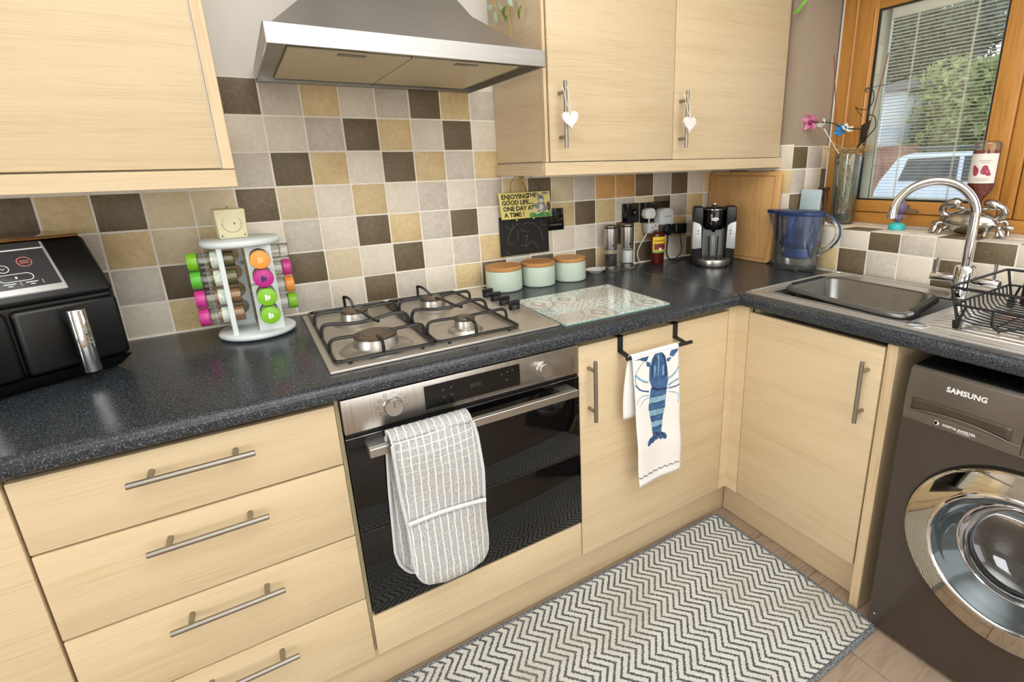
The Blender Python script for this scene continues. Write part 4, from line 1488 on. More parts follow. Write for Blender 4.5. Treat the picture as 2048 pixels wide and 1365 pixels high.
for nm, a in dirs.items():
    nx, ny = math.sin(a), -math.cos(a)
    tx, ty = -ny, nx
    bd = MB()
    R0, R1, H = 0.045, 0.056, 0.0295
    RH = 0.0222
    N = 24
    # board with four round holes: strips between the holes and rings around them
    zb = [ZW + 0.020, (ZJ[3] + ZJ[2]) / 2, (ZJ[2] + ZJ[1]) / 2, (ZJ[1] + ZJ[0]) / 2, ZW + 0.246]
    for i, zc in enumerate(reversed(ZJ)):
        lo, hi = zb[i], zb[i + 1]
        ring_i, ring_o = [], []
        for j in range(N):
            th = 2 * PI * j / N
            c_, s_ = math.cos(th), math.sin(th)
            ring_i.append((RH * c_, zc + RH * s_))
            sc = min(H / abs(c_) if abs(c_) > 1e-6 else 9, ((hi - zc) if s_ > 0 else (zc - lo)) / abs(s_) if abs(s_) > 1e-6 else 9)
            ring_o.append((sc * c_, zc + sc * s_))
        for (ct, cz) in ((H, hi), (H, lo), (-H, hi), (-H, lo)):
            jb = min(range(N), key=lambda q: (ring_o[q][0] - ct) ** 2 + (ring_o[q][1] - cz) ** 2)
            ring_o[jb] = (ct, cz)
        vs = []
        for rr in (R1, R0):
            for (t, z) in ring_i + ring_o:
                vs.append((SX + nx * rr + tx * (t + ST), SY + ny * rr + ty * (t + ST), z))
        fs = []
        for j in range(N):
            j2 = (j + 1) % N
            fs.append((j, j2, N + j2, N + j))
            fs.append((2 * N + j2, 2 * N + j, 3 * N + j, 3 * N + j2))
            fs.append((j2, j, 2 * N + j, 2 * N + j2))
            fs.append((N + j, N + j2, 3 * N + j2, 3 * N + j))
        bd.add(vs, fs)
    bd.build('board', M_PALE, sr)
CAPS = {'lime': flat('lime_cap', (128, 190, 40), 0.3, var=0.02), 'green': flat('green_cap', (96, 182, 62), 0.3, var=0.02), 'pink': flat('pink_cap', (204, 60, 142), 0.3, var=0.02),
        'magenta': flat('magenta_cap', (186, 36, 130), 0.3, var=0.02), 'orange': flat('orange_cap', (242, 156, 66), 0.35, var=0.02), 'clear': M_CLEARP}
HERB = {'green': flat('dried_herbs', (128, 118, 66), 0.9, var=0.4, vscale=400), 'brown': flat('ground_spice', (176, 128, 86), 0.9, var=0.2, vscale=400), 'red': flat('red_spice', (150, 66, 34), 0.9, var=0.2, vscale=400)}
M_LABEL = flat('printed_jar_label', (206, 214, 200), 0.6, var=0.25, vscale=120)
COLS = {'left': [('lime', 'green'), ('green', 'green'), ('pink', 'brown'), ('pink', 'brown')], 'front': [('orange', 'brown'), ('magenta', 'red'), ('lime', 'green'), ('lime', 'green')],
        'right': [('clear', 'brown'), ('pink', 'red'), ('orange', 'brown'), ('lime', 'green')]}
ordn = ['top', 'second from the top', 'third from the top', 'lowest']
for side, col in COLS.items():
    a = dirs[side]
    nx, ny = math.sin(a), -math.cos(a)
    ox, oy = SX - ny * ST - (0.014 * nx if side == 'right' else 0), SY + nx * ST
    for i, (cap, fil) in enumerate(col):
        z = ZJ[i]
        wh = {'left': 'on the left side', 'front': 'facing forward', 'right': 'on the hob side'}[side]
        t = thing('spice_jar', '%s-capped spice jar %s of the rack, %s' % (cap, wh, ordn[i]), 'spice jar', (ox + nx * 0.07, oy + ny * 0.07, z - 0.019), 0, 'spice jars in the rack')

        def pt(d):
            return (ox + nx * d, oy + ny * d, z)
        MB().cyl(pt(0.022), pt(0.100), 0.0205, n=20).build('glass', M_GLASS, t, 0.0015, 1)
        MB().cyl(pt(0.024), pt(0.078), 0.0192, n=18).build('contents', HERB[fil], t)
        if side != 'front':
            MB().cyl(pt(0.056), pt(0.072), 0.0208, n=20, caps=False).build('label', M_LABEL, t)
        rr = 0.0232 if cap != 'clear' else 0.021
        cpm = MB().cyl(pt(0.099), pt(0.121), rr, rr * 0.97, n=22).build('cap', CAPS[cap], t, 0.002, 2)
        if side == 'front':
            tx, ty = -ny, nx
            mk = MB()
            for (u0, u1, v0, v1) in ((-0.005, 0.0, -0.008, 0.007), (0.001, 0.006, -0.006, 0.004)):
                mk.hexa([(ox + nx * d + tx * u, oy + ny * d + ty * u, z + v) for v in (v0, v1) for (d, u) in ((0.1215, u0), (0.1215, u1), (0.1205, u1), (0.1205, u0))])
            mk.build('cap_print', M_WHITEP if cap in ('lime',) else M_B3 if cap == 'magenta' else flat('pale_orange', (250, 196, 130), 0.4), cpm)

cd = thing('candle', 'square cream candle with a wreath print on the spice rack', 'candle', (-0.126, -0.135, ZW + 0.2645), math.radians(7))
M_WAX = flat('cream_wax', (232, 222, 182), 0.45, var=0.03)
MB().hexa([(-0.031, -0.031, 0), (0.031, -0.031, 0), (0.031, 0.031, 0), (-0.031, 0.031, 0), (-0.034, -0.034, 0.074), (0.034, -0.034, 0.074), (0.034, 0.034, 0.074), (-0.034, 0.034, 0.074)]).build('wax_block', M_WAX, cd, 0.003, 2, world=False)
MB().cyl((0, 0, 0.074), (0.001, 0, 0.080), 0.0008, n=6).build('wick', M_BLACKM, cd, world=False)
wr_ = MB()
for i in range(22):
    a = 2 * PI * i / 22
    wr_.ball((0.021 * math.cos(a), -0.0327, 0.037 + 0.021 * math.sin(a)), (0.0020, 0.0006, 0.0011), 8, 4, Quaternion((0, 1, 0), -a + 0.6))
for (x, z) in ((-0.026, 0.066), (0.026, 0.066), (-0.025, 0.008), (0.025, 0.008), (0.006, 0.038)):
    wr_.ball((x, -0.0330 if z > 0.03 else -0.0317, z), (0.0018, 0.0008, 0.003), 8, 4)
wr_.build('wreath_print', flat('olive_print', (104, 112, 78), 0.6), cd, world=False)

# ================================================================== ON THE WORKTOP
# ---- canisters
for (x, y, r, lab) in ((0.662, -0.092, 0.0645, 'mint canister with wooden lid nearest the hob'), (0.800, -0.096, 0.063, 'middle mint canister with wooden lid'), (0.938, -0.096, 0.0625, 'mint canister with wooden lid furthest from the hob')):
    t = thing('canister', lab, 'canister', (x, y, ZW), 0, 'mint canisters with wooden lids')
    MB().lathe([(0.0, 0.0005), (r - 0.005, 0.0005), (r - 0.001, 0.003), (r, 0.008), (r, 0.073), (r - 0.002, 0.074), (0, 0.074)], (x, y, ZW), 40).build('body', M_MINT, t, ang=50)
    MB().lathe([(r - 0.0005, 0.0745), (r + 0.0005, 0.076), (r + 0.0005, 0.086), (r - 0.002, 0.088), (r - 0.008, 0.088), (r - 0.0085, 0.0868), (0, 0.0868)], (x, y, ZW), 40).build('lid', M_LID, t, ang=40)

# ---- patterned glass board
k = NT('patchwork_print_glass')
g_ = k.n('ShaderNodeNewGeometry')
mp = k.n('ShaderNodeMapping')
mp.inputs['Location'].default_value = (-0.597, 0.612, 0)
k.l(g_.outputs['Position'], mp.inputs[0])
ch = k.n('ShaderNodeTexVoronoi', i_Scale=80.0)
ch.feature = 'DISTANCE_TO_EDGE'
k.l(mp.outputs[0], ch.inputs['Vector'])
l1 = k.math('LESS_THAN', ch.outputs['Distance'], 0.10)
sx_ = k.n('ShaderNodeSeparateXYZ')
k.l(mp.outputs[0], sx_.inputs[0])
sq = 0.096
ix = k.math('FLOOR', k.math('DIVIDE', sx_.outputs[0], sq))
iy = k.math('FLOOR', k.math('DIVIDE', sx_.outputs[1], sq))
cb = k.n('ShaderNodeCombineXYZ')
k.l(ix, cb.inputs[0])
k.l(iy, cb.inputs[1])
wn = k.n('ShaderNodeTexWhiteNoise')
wn.noise_dimensions = '2D'
k.l(cb.outputs[0], wn.inputs['Vector'])
lu = k.math('ABSOLUTE', k.math('SUBTRACT', k.math('FRACT', k.math('DIVIDE', sx_.outputs[0], sq)), 0.5))
lv = k.math('ABSOLUTE', k.math('SUBTRACT', k.math('FRACT', k.math('DIVIDE', sx_.outputs[1], sq)), 0.5))
wn2 = k.n('ShaderNodeTexWhiteNoise')
wn2.noise_dimensions = '3D'
cb2 = k.n('ShaderNodeCombineXYZ')
k.l(ix, cb2.inputs[0])
k.l(iy, cb2.inputs[1])
cb2.inputs[2].default_value = 5.0
k.l(cb2.outputs[0], wn2.inputs['Vector'])
fq = k.math('ADD', k.math('FLOOR', k.math('MULTIPLY', wn2.outputs['Value'], 4.0)), 2.0)
dia = k.math('FRACT', k.math('MULTIPLY', k.math('ADD', lu, lv), fq))
chk = k.math('FRACT', k.math('MULTIPLY', k.math('SUBTRACT', lu, k.math('MULTIPLY', lv, k.math('SUBTRACT', k.math('MULTIPLY', wn2.outputs['Value'], 2.0), 0.6))), k.math('MULTIPLY', fq, 1.5)))
l2 = k.math('LESS_THAN', k.math('MULTIPLY', k.math('ABSOLUTE', k.math('SUBTRACT', dia, 0.5)), k.math('ABSOLUTE', k.math('SUBTRACT', chk, 0.5))), 0.035)
sel = k.math('GREATER_THAN', wn.outputs['Value'], 0.45)
pat = k.math('ADD', k.math('MULTIPLY', l2, sel), k.math('MULTIPLY', l1, k.math('SUBTRACT', 1.0, sel)))
base = k.ramp(wn.outputs['Value'], [(0.2, lin((222, 236, 230))), (0.5, lin((228, 234, 226))), (0.85, lin((208, 204, 190)))])
k.l(k.mix(k.math('MULTIPLY', pat, 0.75), base, lin((166, 162, 150))), k.b.inputs['Base Color'])
k.set(Roughness=0.12, Coat_Weight=0.3)
gb = thing('glass_board', 'patterned glass worktop saver beside the hob', 'worktop saver', (0.79, -0.447, ZW))
MB().prism([(0.5985, -0.6085), (0.9765, -0.612), (0.984, -0.282), (0.6015, -0.288)], 'z', ZW + 0.0035, ZW + 0.0065).build('print', k.m, gb, 0.0008, 1)
MB().prism([(0.598, -0.609), (0.977, -0.6125), (0.9845, -0.2815), (0.601, -0.2875)], 'z', ZW + 0.0005, ZW + 0.0034).build('glass', flat('green_glass_edge', (150, 188, 174), 0.1, var=0.0), gb)

# ---- small white dish
sd = MB().lathe([(0.0, 0.002), (0.026, 0.001), (0.030, 0.004), (0.044, 0.016), (0.046, 0.0165), (0.045, 0.0145), (0.030, 0.006), (0.0, 0.005)], (1.085, -0.058, ZW), 28, sx=1.0, sy=0.8)
sd.hexa([(1.122, -0.066, ZW + 0.0125), (1.122, -0.048, ZW + 0.0125), (1.150, -0.036, ZW + 0.016), (1.146, -0.050, ZW + 0.016), (1.122, -0.066, ZW + 0.016), (1.122, -0.048, ZW + 0.016), (1.150, -0.036, ZW + 0.019), (1.146, -0.050, ZW + 0.019)])
one('spoon_rest', sd, M_WHITEP, 'small white spoon rest between canisters and grinders', 'spoon rest', base=(1.085, -0.058, ZW))

# ---- grinders on their stand
gs = thing('grinder_stand', 'clear stand under the salt and pepper grinders', 'stand', (1.205, -0.062, ZW))
MB().prism(rounded_loop(1.125, 1.288, -0.098, -0.026, 0, 0.034, 6) and [(p[0], p[1]) for p in rounded_loop(1.125, 1.288, -0.098, -0.026, 0, 0.034, 6)], 'z', ZW + 0.0008, ZW + 0.007).build('tray', M_CLEARP, gs, 0.001, 1)
M_PEPPER = flat('peppercorns', (58, 42, 34), 0.7, var=0.6, vscale=500)
M_SALT = flat('white_salt', (238, 236, 232), 0.8, var=0.05, vscale=500)
for (x, fm_, fn, fh, lab) in ((1.162, M_PEPPER, 'peppercorns', 0.046, 'steel pepper grinder half full of dark peppercorns'), (1.248, M_SALT, 'salt', 0.060, 'steel salt grinder filled with white salt')):
    t = thing('grinder', lab, 'grinder', (x, -0.062, ZW + 0.0075), 0, 'salt and pepper grinders')
    b0 = ZW + 0.0075
    MB().lathe([(0.0, 0.0), (0.0265, 0.0), (0.027, 0.003), (0.027, 0.014), (0.024, 0.0165), (0, 0.0165)], (x, -0.062, b0), 28).build('base', M_HANDLE, t, ang=40)
    gg = MB().lathe([(0.0245, 0.0167), (0.0262, 0.020), (0.0262, 0.078), (0.0245, 0.080)], (x, -0.062, b0), 28).build('glass', M_GLASS, t, ang=40)
    MB().cyl((x, -0.062, b0 + 0.019), (x, -0.062, b0 + 0.019 + fh * 0.85), 0.0240, n=24).build(fn, fm_, t)
    MB().lathe([(0.0, 0.0805), (0.0268, 0.0805), (0.0272, 0.082), (0.0272, 0.167), (0.026, 0.168), (0, 0.168)], (x, -0.062, b0), 32).build('steel_sleeve', M_STEELV, t, ang=40)
    MB().lathe([(0.0, 0.1685), (0.026, 0.1685), (0.026, 0.173), (0, 0.173)], (x, -0.062, b0), 28).build('black_band', M_BLACKP, t)
    MB().lathe([(0.0, 0.1735), (0.0272, 0.1735), (0.0272, 0.177), (0.022, 0.181), (0.008, 0.1825), (0, 0.1825)], (x, -0.062, b0), 28).build('cap', M_HANDLE, t, ang=40)
    dv = Vector((-0.62, -0.785, 0))
    c0 = Vector((x, -0.062, b0 + 0.100)) + Vector((-0.25, -0.968, 0)) * 0.0268
    MB().cyl(c0, c0 + Vector((-0.25, -0.968, 0)) * 0.0012, 0.0042, n=14).build('window_dot', M_BLACKP, t)

# ---- syrup bottle
sb = thing('syrup_bottle', 'dark red syrup bottle with a yellow label', 'bottle', (1.408, -0.072, ZW))
M_SYR = flat('dark_syrup', (82, 24, 14), 0.12, var=0.05)
MB().lathe([(0.0, 0.0005), (0.028, 0.0005), (0.031, 0.004), (0.031, 0.040), (0.033, 0.046), (0.0345, 0.060), (0.0345, 0.112), (0.033, 0.124), (0.029, 0.134), (0.022, 0.140), (0, 0.141)], (1.408, -0.072, ZW), 32, sx=1.0, sy=0.72).build('bottle', M_SYR, sb, ang=50)
MB().lathe([(0.0195, 0.1405), (0.0195, 0.146), (0.0, 0.147)], (1.408, -0.072, ZW), 24, sy=0.8).build('cap', flat('brown_cap', (64, 30, 22), 0.3), sb, ang=40)


def wrap(mb, cx, cy, z0, z1, r, sx, sy, a0, a1, n=14):
    def f(u, v):
        a = a0 + (a1 - a0) * u
        return (cx + r * sx * math.cos(a), cy + r * sy * math.sin(a), z0 + (z1 - z0) * v)
    mb.grid(n, 3, f)
    return mb


A0, A1 = math.radians(-165), math.radians(-35)
wrap(MB(), 1.408, -0.072, ZW + 0.053, ZW + 0.121, 0.0352, 1.0, 0.72, A0, A1).build('label', flat('yellow_label', (236, 196, 40), 0.5, var=0.04), sb)
wrap(MB(), 1.408, -0.072, ZW + 0.066, ZW + 0.092, 0.0356, 1.0, 0.72, A0 + 0.25, A1 - 0.25).build('label_band', flat('brown_label_band', (120, 44, 36), 0.5, var=0.2, vscale=150), sb)
wrap(MB(), 1.408, -0.072, ZW + 0.053, ZW + 0.062, 0.0355, 1.0, 0.72, A0, A1).build('label_green_strip', flat('green_strip', (126, 164, 70), 0.5), sb)
wrap(MB(), 1.408, -0.072, ZW + 0.064, ZW + 0.074, 0.0359, 1.0, 0.72, math.radians(-112), math.radians(-92), 6).build('label_emblem', M_WHITEP, sb)
wrap(MB(), 1.408, -0.072, ZW + 0.101, ZW + 0.108, 0.0356, 1.0, 0.72, A0 + 0.3, A1 - 0.3).build('label_title', flat('dark_gold_print', (176, 130, 24), 0.5, var=0.3, vscale=300), sb)

# ---- chalkboard and yellow sign hung from the pelmet
cb_ = thing('chalkboard', 'small black chalkboard with a faint chalk drawing against the tiles', 'chalkboard', (0.797, -0.012, 0.9745))
MB().box(0.6945, 0.8995, -0.012, -0.007, 0.9745, 1.118).build('slate', flat('chalk_black', (26, 24, 20), 0.7, var=0.2, vscale=40), cb_, 0.001, 1)
M_CHALK = flat('chalk_line', (120, 116, 104), 0.9, var=0.3, vscale=200)
ck = MB()


def chalk(pts, r=0.0007):
    ck.tube(spline([(x, -0.0124, z) for x, z in pts], 5), r, 5)


chalk([(0.728, 1.020), (0.725, 1.035), (0.735, 1.060), (0.752, 1.080), (0.775, 1.092)])
chalk([(0.728, 1.020), (0.742, 1.016), (0.75, 1.016)])
chalk([(0.790, 1.088), (0.815, 1.092), (0.840, 1.084), (0.862, 1.064), (0.868, 1.045), (0.872, 1.020)])
chalk([(0.722, 1.092), (0.724, 1.078), (0.734, 1.074), (0.745, 1.080), (0.746, 1.094)])
chalk([(0.872, 1.098), (0.868, 1.084), (0.876, 1.076), (0.888, 1.080)])
chalk([(0.766, 1.070), (0.768, 1.045), (0.762, 1.025)])
chalk([(0.780, 1.072), (0.788, 1.060), (0.796, 1.066), (0.806, 1.056), (0.815, 1.064)])
chalk([(0.790, 1.048), (0.798, 1.040), (0.806, 1.046), (0.804, 1.030), (0.798, 1.018), (0.802, 1.004)])
chalk([(0.776, 1.012), (0.790, 1.006), (0.808, 1.010), (0.822, 1.020), (0.84, 1.016)])
chalk([(0.836, 1.012), (0.846, 1.000), (0.852, 0.986)])
chalk([(0.714, 0.994), (0.720, 0.984), (0.730, 0.984)])
ck.build('chalk_drawing', M_CHALK, cb_)

sg = thing('wall_sign', 'yellow hand-lettered wooden sign with a grey rabbit hung under the wall cabinet', 'sign', (0.80, -0.028, 1.11))
SG = Vector((0.6975, -0.030, 1.1105))
sr_ = Vector((0.2105, 0, 0.0008))
su_ = Vector((-0.0082, 0, 0.0948))
M_YEL = flat('pale_yellow_paint', (232, 218, 130), 0.55, var=0.05, vscale=30)
q = [SG, SG + sr_, SG + sr_ + su_, SG + su_]
MB().hexa([tuple(p) for p in q] + [tuple(p + Vector((0, 0.006, 0))) for p in q]).build('plaque', M_YEL, sg, 0.0012, 1)


def sgp(u, v, h=0.0008):
    p = SG + sr_ * u + su_ * v
    return (p.x, p.y - h, p.z)


M_INK = flat('dark_ink', (40, 36, 26), 0.6, var=0.0)
for s_, u, v, sz, sp in (('ENJOYING', 0.035, 0.765, 0.0230, 1.02), ('THE', 0.535, 0.80, 0.0205, 1.02), ('GOOD LIFE....', 0.035, 0.545, 0.0218, 0.98), ('ONE DAY AT', 0.045, 0.315, 0.0225, 0.95), ('A TIME !', 0.055, 0.085, 0.0225, 1.0)):
    text_part('lettering', s_, sz, M_INK, sg, sgp(u, v, 0.0002), sr_, su_, bold=0.0007, spacing=sp)


def disc(mb, u, v, ru, rv, h, rot=0.0, n=18):
    vs = []
    for i in range(n):
        a = 2 * PI * i / n
        x, y = ru * math.cos(a), rv * math.sin(a)
        vs.append(sgp(u + x * math.cos(rot) - y * math.sin(rot), v + (x * math.sin(rot) + y * math.cos(rot)) * 1.0, h))
    vs.append(sgp(u, v, h))
    mb.add(vs, [(i, (i + 1) % n, n) for i in range(n)])


gr_ = MB()
gp = [sgp(0.545, 0.015, 0.0006), sgp(0.985, 0.015, 0.0006), sgp(0.985, 0.22, 0.0006), sgp(0.90, 0.16, 0.0006), sgp(0.80, 0.21, 0.0006), sgp(0.70, 0.13, 0.0006), sgp(0.62, 0.20, 0.0006), sgp(0.545, 0.17, 0.0006)]
gr_.add(gp, [tuple(range(8))])
gr_.build('painted_grass', flat('painted_green', (72, 150, 74), 0.6, var=0.2, vscale=200), sg)
rb = MB()
disc(rb, 0.80, 0.44, 0.085, 0.20, 0.0008)
disc(rb, 0.80, 0.72, 0.065, 0.15, 0.0010)
disc(rb, 0.755, 0.86, 0.022, 0.12, 0.0009, 0.35)
disc(rb, 0.895, 0.92, 0.065, 0.05, 0.0009, -0.1)
disc(rb, 0.715, 0.42, 0.055, 0.13, 0.0009, 0.5)
disc(rb, 0.87, 0.32, 0.055, 0.10, 0.0009, -0.3)
rb.build('painted_rabbit', flat('painted_grey', (138, 142, 142), 0.6, var=0.15, vscale=150), sg)
rw = MB()
disc(rw, 0.80, 0.64, 0.042, 0.085, 0.0013)
disc(rw, 0.79, 0.40, 0.045, 0.12, 0.0013)
disc(rw, 0.735, 0.24, 0.04, 0.095, 0.0013)
disc(rw, 0.64, 0.28, 0.028, 0.08, 0.0013)
for u, v in ((0.60, 0.12), (0.68, 0.13), (0.85, 0.10), (0.95, 0.13)):
    disc(rw, u, v, 0.012, 0.022, 0.0013)
rw.build('painted_white', flat('painted_white', (222, 218, 208), 0.6, var=0.08, vscale=150), sg)
rk = MB()
disc(rk, 0.80, 0.76, 0.018, 0.035, 0.0016)
disc(rk, 0.735, 0.24, 0.016, 0.04, 0.0015)
rk.build('painted_nose', flat('painted_dark', (70, 54, 54), 0.6), sg)
pb = MB()
disc(pb, 0.945, 0.40, 0.042, 0.19, 0.0007)
pb.build('painted_pot', flat('painted_brown', (110, 76, 44), 0.6, var=0.2, vscale=200), sg)
wi = MB()
wi.tube(spline([sgp(0.24, 0.99, -0.003), (0.742, -0.026, 1.235), (0.765, -0.022, 1.262), (0.79, -0.02, 1.2655)], 6), 0.0009, 6)
wi.tube(spline([sgp(0.80, 0.99, -0.003), (0.848, -0.026, 1.235), (0.822, -0.022, 1.262), (0.80, -0.02, 1.2655)], 6), 0.0009, 6)
wi.tube(spline([(0.785, -0.02, 1.262), (0.790, -0.03, 1.235), (0.800, -0.031, 1.21)], 5), 0.0014, 6)
wi.build('hanging_wire', M_BLACKM, sg)
rbn = MB()
rbn.box(0.780, 0.786, -0.031, -0.030, 1.205, 1.264)
rbn.ball((0.787, -0.024, 1.258), (0.012, 0.006, 0.006), 12, 8)
rbn.build('ribbon', flat('mustard_ribbon', (180, 156, 70), 0.8), sg)
be = MB()
be.ball((0.758, -0.026, 1.106), 0.0032, 10, 6)
be.ball((0.829, -0.026, 1.109), 0.0036, 10, 6)
be.build('bead', M_WHITEP, sg)

# ---- sockets, plugs and leads
def plate_thing(name, label, x0, x1, z0, z1, dual):
    t = thing(name, label, 'socket', ((x0 + x1) / 2, -0.004, z0))
    MB().box(x0, x1, -0.0095, -0.0008, z0, z1).build('plate', M_BLACKG, t, 0.002, 2)
    return t


s1 = plate_thing('wall_socket', 'black double socket half hidden behind the chalkboard', 0.828, 0.9715, 1.0532, 1.137, True)
r1 = MB()
for x in (0.925, 0.947):
    r1.box(x - 0.006, x + 0.006, -0.0125, -0.0090, 1.108, 1.126)
r1.build('rocker_switch', M_BLACKP, s1, 0.001, 1)
MB().box(0.905, 0.962, -0.0110, -0.0092, 1.071, 1.078).build('metal_strip', flat('grey_strip', (96, 92, 88), 0.4, 0.6), s1)
MB().cyl((0.9625, -0.010, 1.0945), (0.9625, -0.0088, 1.0945), 0.0022, n=10).build('screw', M_HANDLE, s1)
s2 = plate_thing('wall_switch', 'black single fused switch beside the grinders', 1.2665, 1.3555, 1.0515, 1.1340, False)
MB().box(1.284, 1.306, -0.0125, -0.0090, 1.078, 1.112).build('rocker_switch', M_BLACKP, s2, 0.001, 1)
MB().box(1.290, 1.345, -0.0120, -0.0092, 1.056, 1.080).build('fuse_cover', M_BLACKM, s2, 0.001, 1)
MB().cyl((1.328, -0.0115, 1.095), (1.328, -0.0088, 1.095), 0.005, n=12).build('indicator', flat('indicator_grey', (120, 116, 110), 0.3), s2)
s3 = plate_thing('wall_socket', 'black double socket holding the white plug and adaptor', 1.3645, 1.530, 1.0475, 1.1330, True)
r3 = MB()
for x in (1.440, 1.458):
    r3.box(x - 0.006, x + 0.006, -0.0125, -0.0090, 1.104, 1.122)
r3.build('rocker_switch', M_BLACKP, s3, 0.001, 1)
plg = thing('plug', 'white three-pin plug with a white lead', 'plug', (1.392, -0.03, 1.066))
pp_ = MB().prism([(1.364, 1.082), (1.374, 1.066), (1.412, 1.066), (1.422, 1.082), (1.416, 1.104), (1.404, 1.110), (1.382, 1.110), (1.370, 1.104)], 'y', -0.044, -0.0098)
pp_.build('body', M_WHITEP, plg, 0.004, 3)
MB().tube(spline([(1.391, -0.032, 1.066), (1.389, -0.034, 1.045), (1.380, -0.036, 1.01), (1.352, -0.030, 0.965), (1.338, -0.022, 0.925), (1.346, -0.018, 0.892), (1.362, -0.020, 0.8745)], 6), 0.0026, 8).build('lead', M_WHITEP, plg)
M_WHITE2 = flat('grey_white_plastic', (204, 204, 202), 0.35, var=0.01)
adp = thing('plug_adaptor', 'pale grey multi-way plug adaptor in the double socket', 'adaptor', (1.47, -0.035, 1.03))
a_ = MB().prism([(1.4365, 1.036), (1.516, 1.036), (1.516, 1.085), (1.506, 1.100), (1.490, 1.106), (1.462, 1.106), (1.446, 1.100), (1.4365, 1.085)], 'y', -0.056, -0.0098)
a_.build('body', M_WHITE2, adp, 0.004, 3)
MB().box(1.458, 1.498, -0.0575, -0.0555, 1.068, 1.074).build('moulded_print', flat('pale_teal_print', (150, 176, 178), 0.5), adp)
ex = MB()
ex.box(1.374, 1.4355, -0.046, -0.0105, 1.004, 1.0465)
a2 = ex.build('side_block', M_WHITE2, adp, 0.003, 2)
dd = MB()
dd.box(1.398, 1.401, -0.0467, -0.0459, 1.022, 1.031)
dd.cyl((1.4165, -0.0467, 1.034), (1.4165, -0.0459, 1.034), 0.003, n=10)
dd.build('socket_slots', M_BLACKP, a2)
p2 = thing('plug', 'round black plug in the adaptor beside the syrup bottle', 'plug', (1.466, -0.065, 0.99))
MB().lathe([(0.021, 0.0), (0.023, 0.004), (0.023, 0.020), (0.018, 0.026), (0, 0.026)], (1.468, -0.0565, 1.015), 22, sy=1.1, axis='y').build('body', M_BLACKP, p2, ang=40)
MB().tube(spline([(1.470, -0.068, 0.996), (1.470, -0.066, 0.965), (1.470, -0.062, 0.915), (1.482, -0.066, 0.885), (1.508, -0.075, 0.8765), (1.535, -0.07, 0.8755), (1.565, -0.055, 0.8755), (1.60, -0.05, 0.8755)], 6), 0.0034, 8).build('lead', M_BLACKP, p2)
p3 = thing('power_adaptor', 'square black power adaptor near the coffee machine', 'adaptor', (1.53, -0.06, 0.99))
MB().box(1.500, 1.565, -0.088, -0.0565, 0.993, 1.038).build('body', M_BLACKP, p3, 0.005, 3)
MB().tube(spline([(1.540, -0.07, 0.994), (1.544, -0.070, 0.965), (1.556, -0.066, 0.93), (1.552, -0.064, 0.90), (1.530, -0.058, 0.882), (1.515, -0.05, 0.8745), (1.50, -0.04, 0.8745)], 6), 0.0022, 8).build('lead', M_BLACKP, p3)

# ---- coffee machine, turned towards the room
cf = thing('coffee_machine', 'compact black and silver hot drinks machine with a drip tray', 'coffee machine', (1.5755, -0.232, ZW), math.radians(-40))
W2 = 0.086
M_SLV = flat('satin_silver_plastic', (188, 188, 186), 0.32, 0.3, var=0.01)
bd_ = MB()
bd_.box(-W2 + 0.006, W2 - 0.006, 0.045, 0.128, 0.001, 0.225)
bd_.build('rear_body', M_BLACKP, cf, 0.006, 3, world=False)
for s_ in (-1, 1):
    cl = MB()
    xa, xb = s_ * 0.046, s_ * W2
    pts = [(-0.016, 0.002), (0.05, 0.002), (0.05, 0.246), (-0.022, 0.246), (-0.028, 0.20), (-0.020, 0.17)]
    cl.prism(pts, 'x', min(xa, xb), max(xa, xb))
    cl = cl.build('side_column', M_BLACKP, cf, 0.006, 3, world=False)
    pn = MB()
    xq = s_ * 0.0885
    pn.prism([(-0.0205, 0.072), (0.030, 0.060), (0.040, 0.17), (0.010, 0.188), (-0.0205, 0.178)], 'x', min(s_ * 0.080, xq), max(s_ * 0.080, xq))
    pn.prism([(s_ * 0.050, 0.074), (s_ * 0.086, 0.070), (s_ * 0.087, 0.186), (s_ * 0.060, 0.176), (s_ * 0.052, 0.166)], 'y', -0.0255, -0.016)
    pn = pn.build('silver_panel', M_SLV, cl, 0.003, 2, world=False)
    bt = MB()
    for z_ in (0.135, 0.148):
        bt.cyl((s_ * 0.066, -0.0268, z_), (s_ * 0.066, -0.0252, z_), 0.0026, n=10)
    bt.build('button', M_BLACKP, pn, world=False)
MB().box(-0.046, 0.046, 0.030, 0.05, 0.002, 0.17).build('splash_back', flat('grey_splash_panel', (120, 118, 114), 0.3, 0.4), cf, world=False)
hd_ = MB()
hd_.lathe([(0.0, 0.150), (0.034, 0.150), (0.043, 0.160), (0.045, 0.175), (0.045, 0.228), (0.042, 0.234), (0, 0.234)], (0, 0.010, 0), 30, sy=0.95)
hd_ = hd_.build('brew_head', M_BLACKG, cf, world=False, ang=40)
MB().lathe([(0.0, 0.2345), (0.0455, 0.2345), (0.0455, 0.238), (0.040, 0.242), (0.0, 0.2445)], (0, 0.010, 0), 30, sy=0.95).build('lid', M_BLACKP, hd_, world=False, ang=40)
MB().lathe([(0.0, 0.2445), (0.006, 0.2445), (0.012, 0.252), (0.011, 0.257), (0, 0.259)], (0, 0.010, 0), 16).build('lid_knob', M_CHROME, hd_, world=False, ang=50)
rg = MB()
rg.tube([(0.0458 * math.cos(a), 0.010 + 0.0436 * math.sin(a), 0.2335) for a in [2 * PI * i / 32 for i in range(32)]], 0.0016, 6, closed=True)
rg.tube([(0.014 * math.cos(a), -0.0335 + 0.0008 * abs(math.cos(a)) * 2, 0.196 + 0.0065 * math.sin(a)) for a in [2 * PI * i / 20 for i in range(20)]], 0.0016, 6, closed=True)
rg.build('chrome_trim', M_CHROME, hd_, world=False)
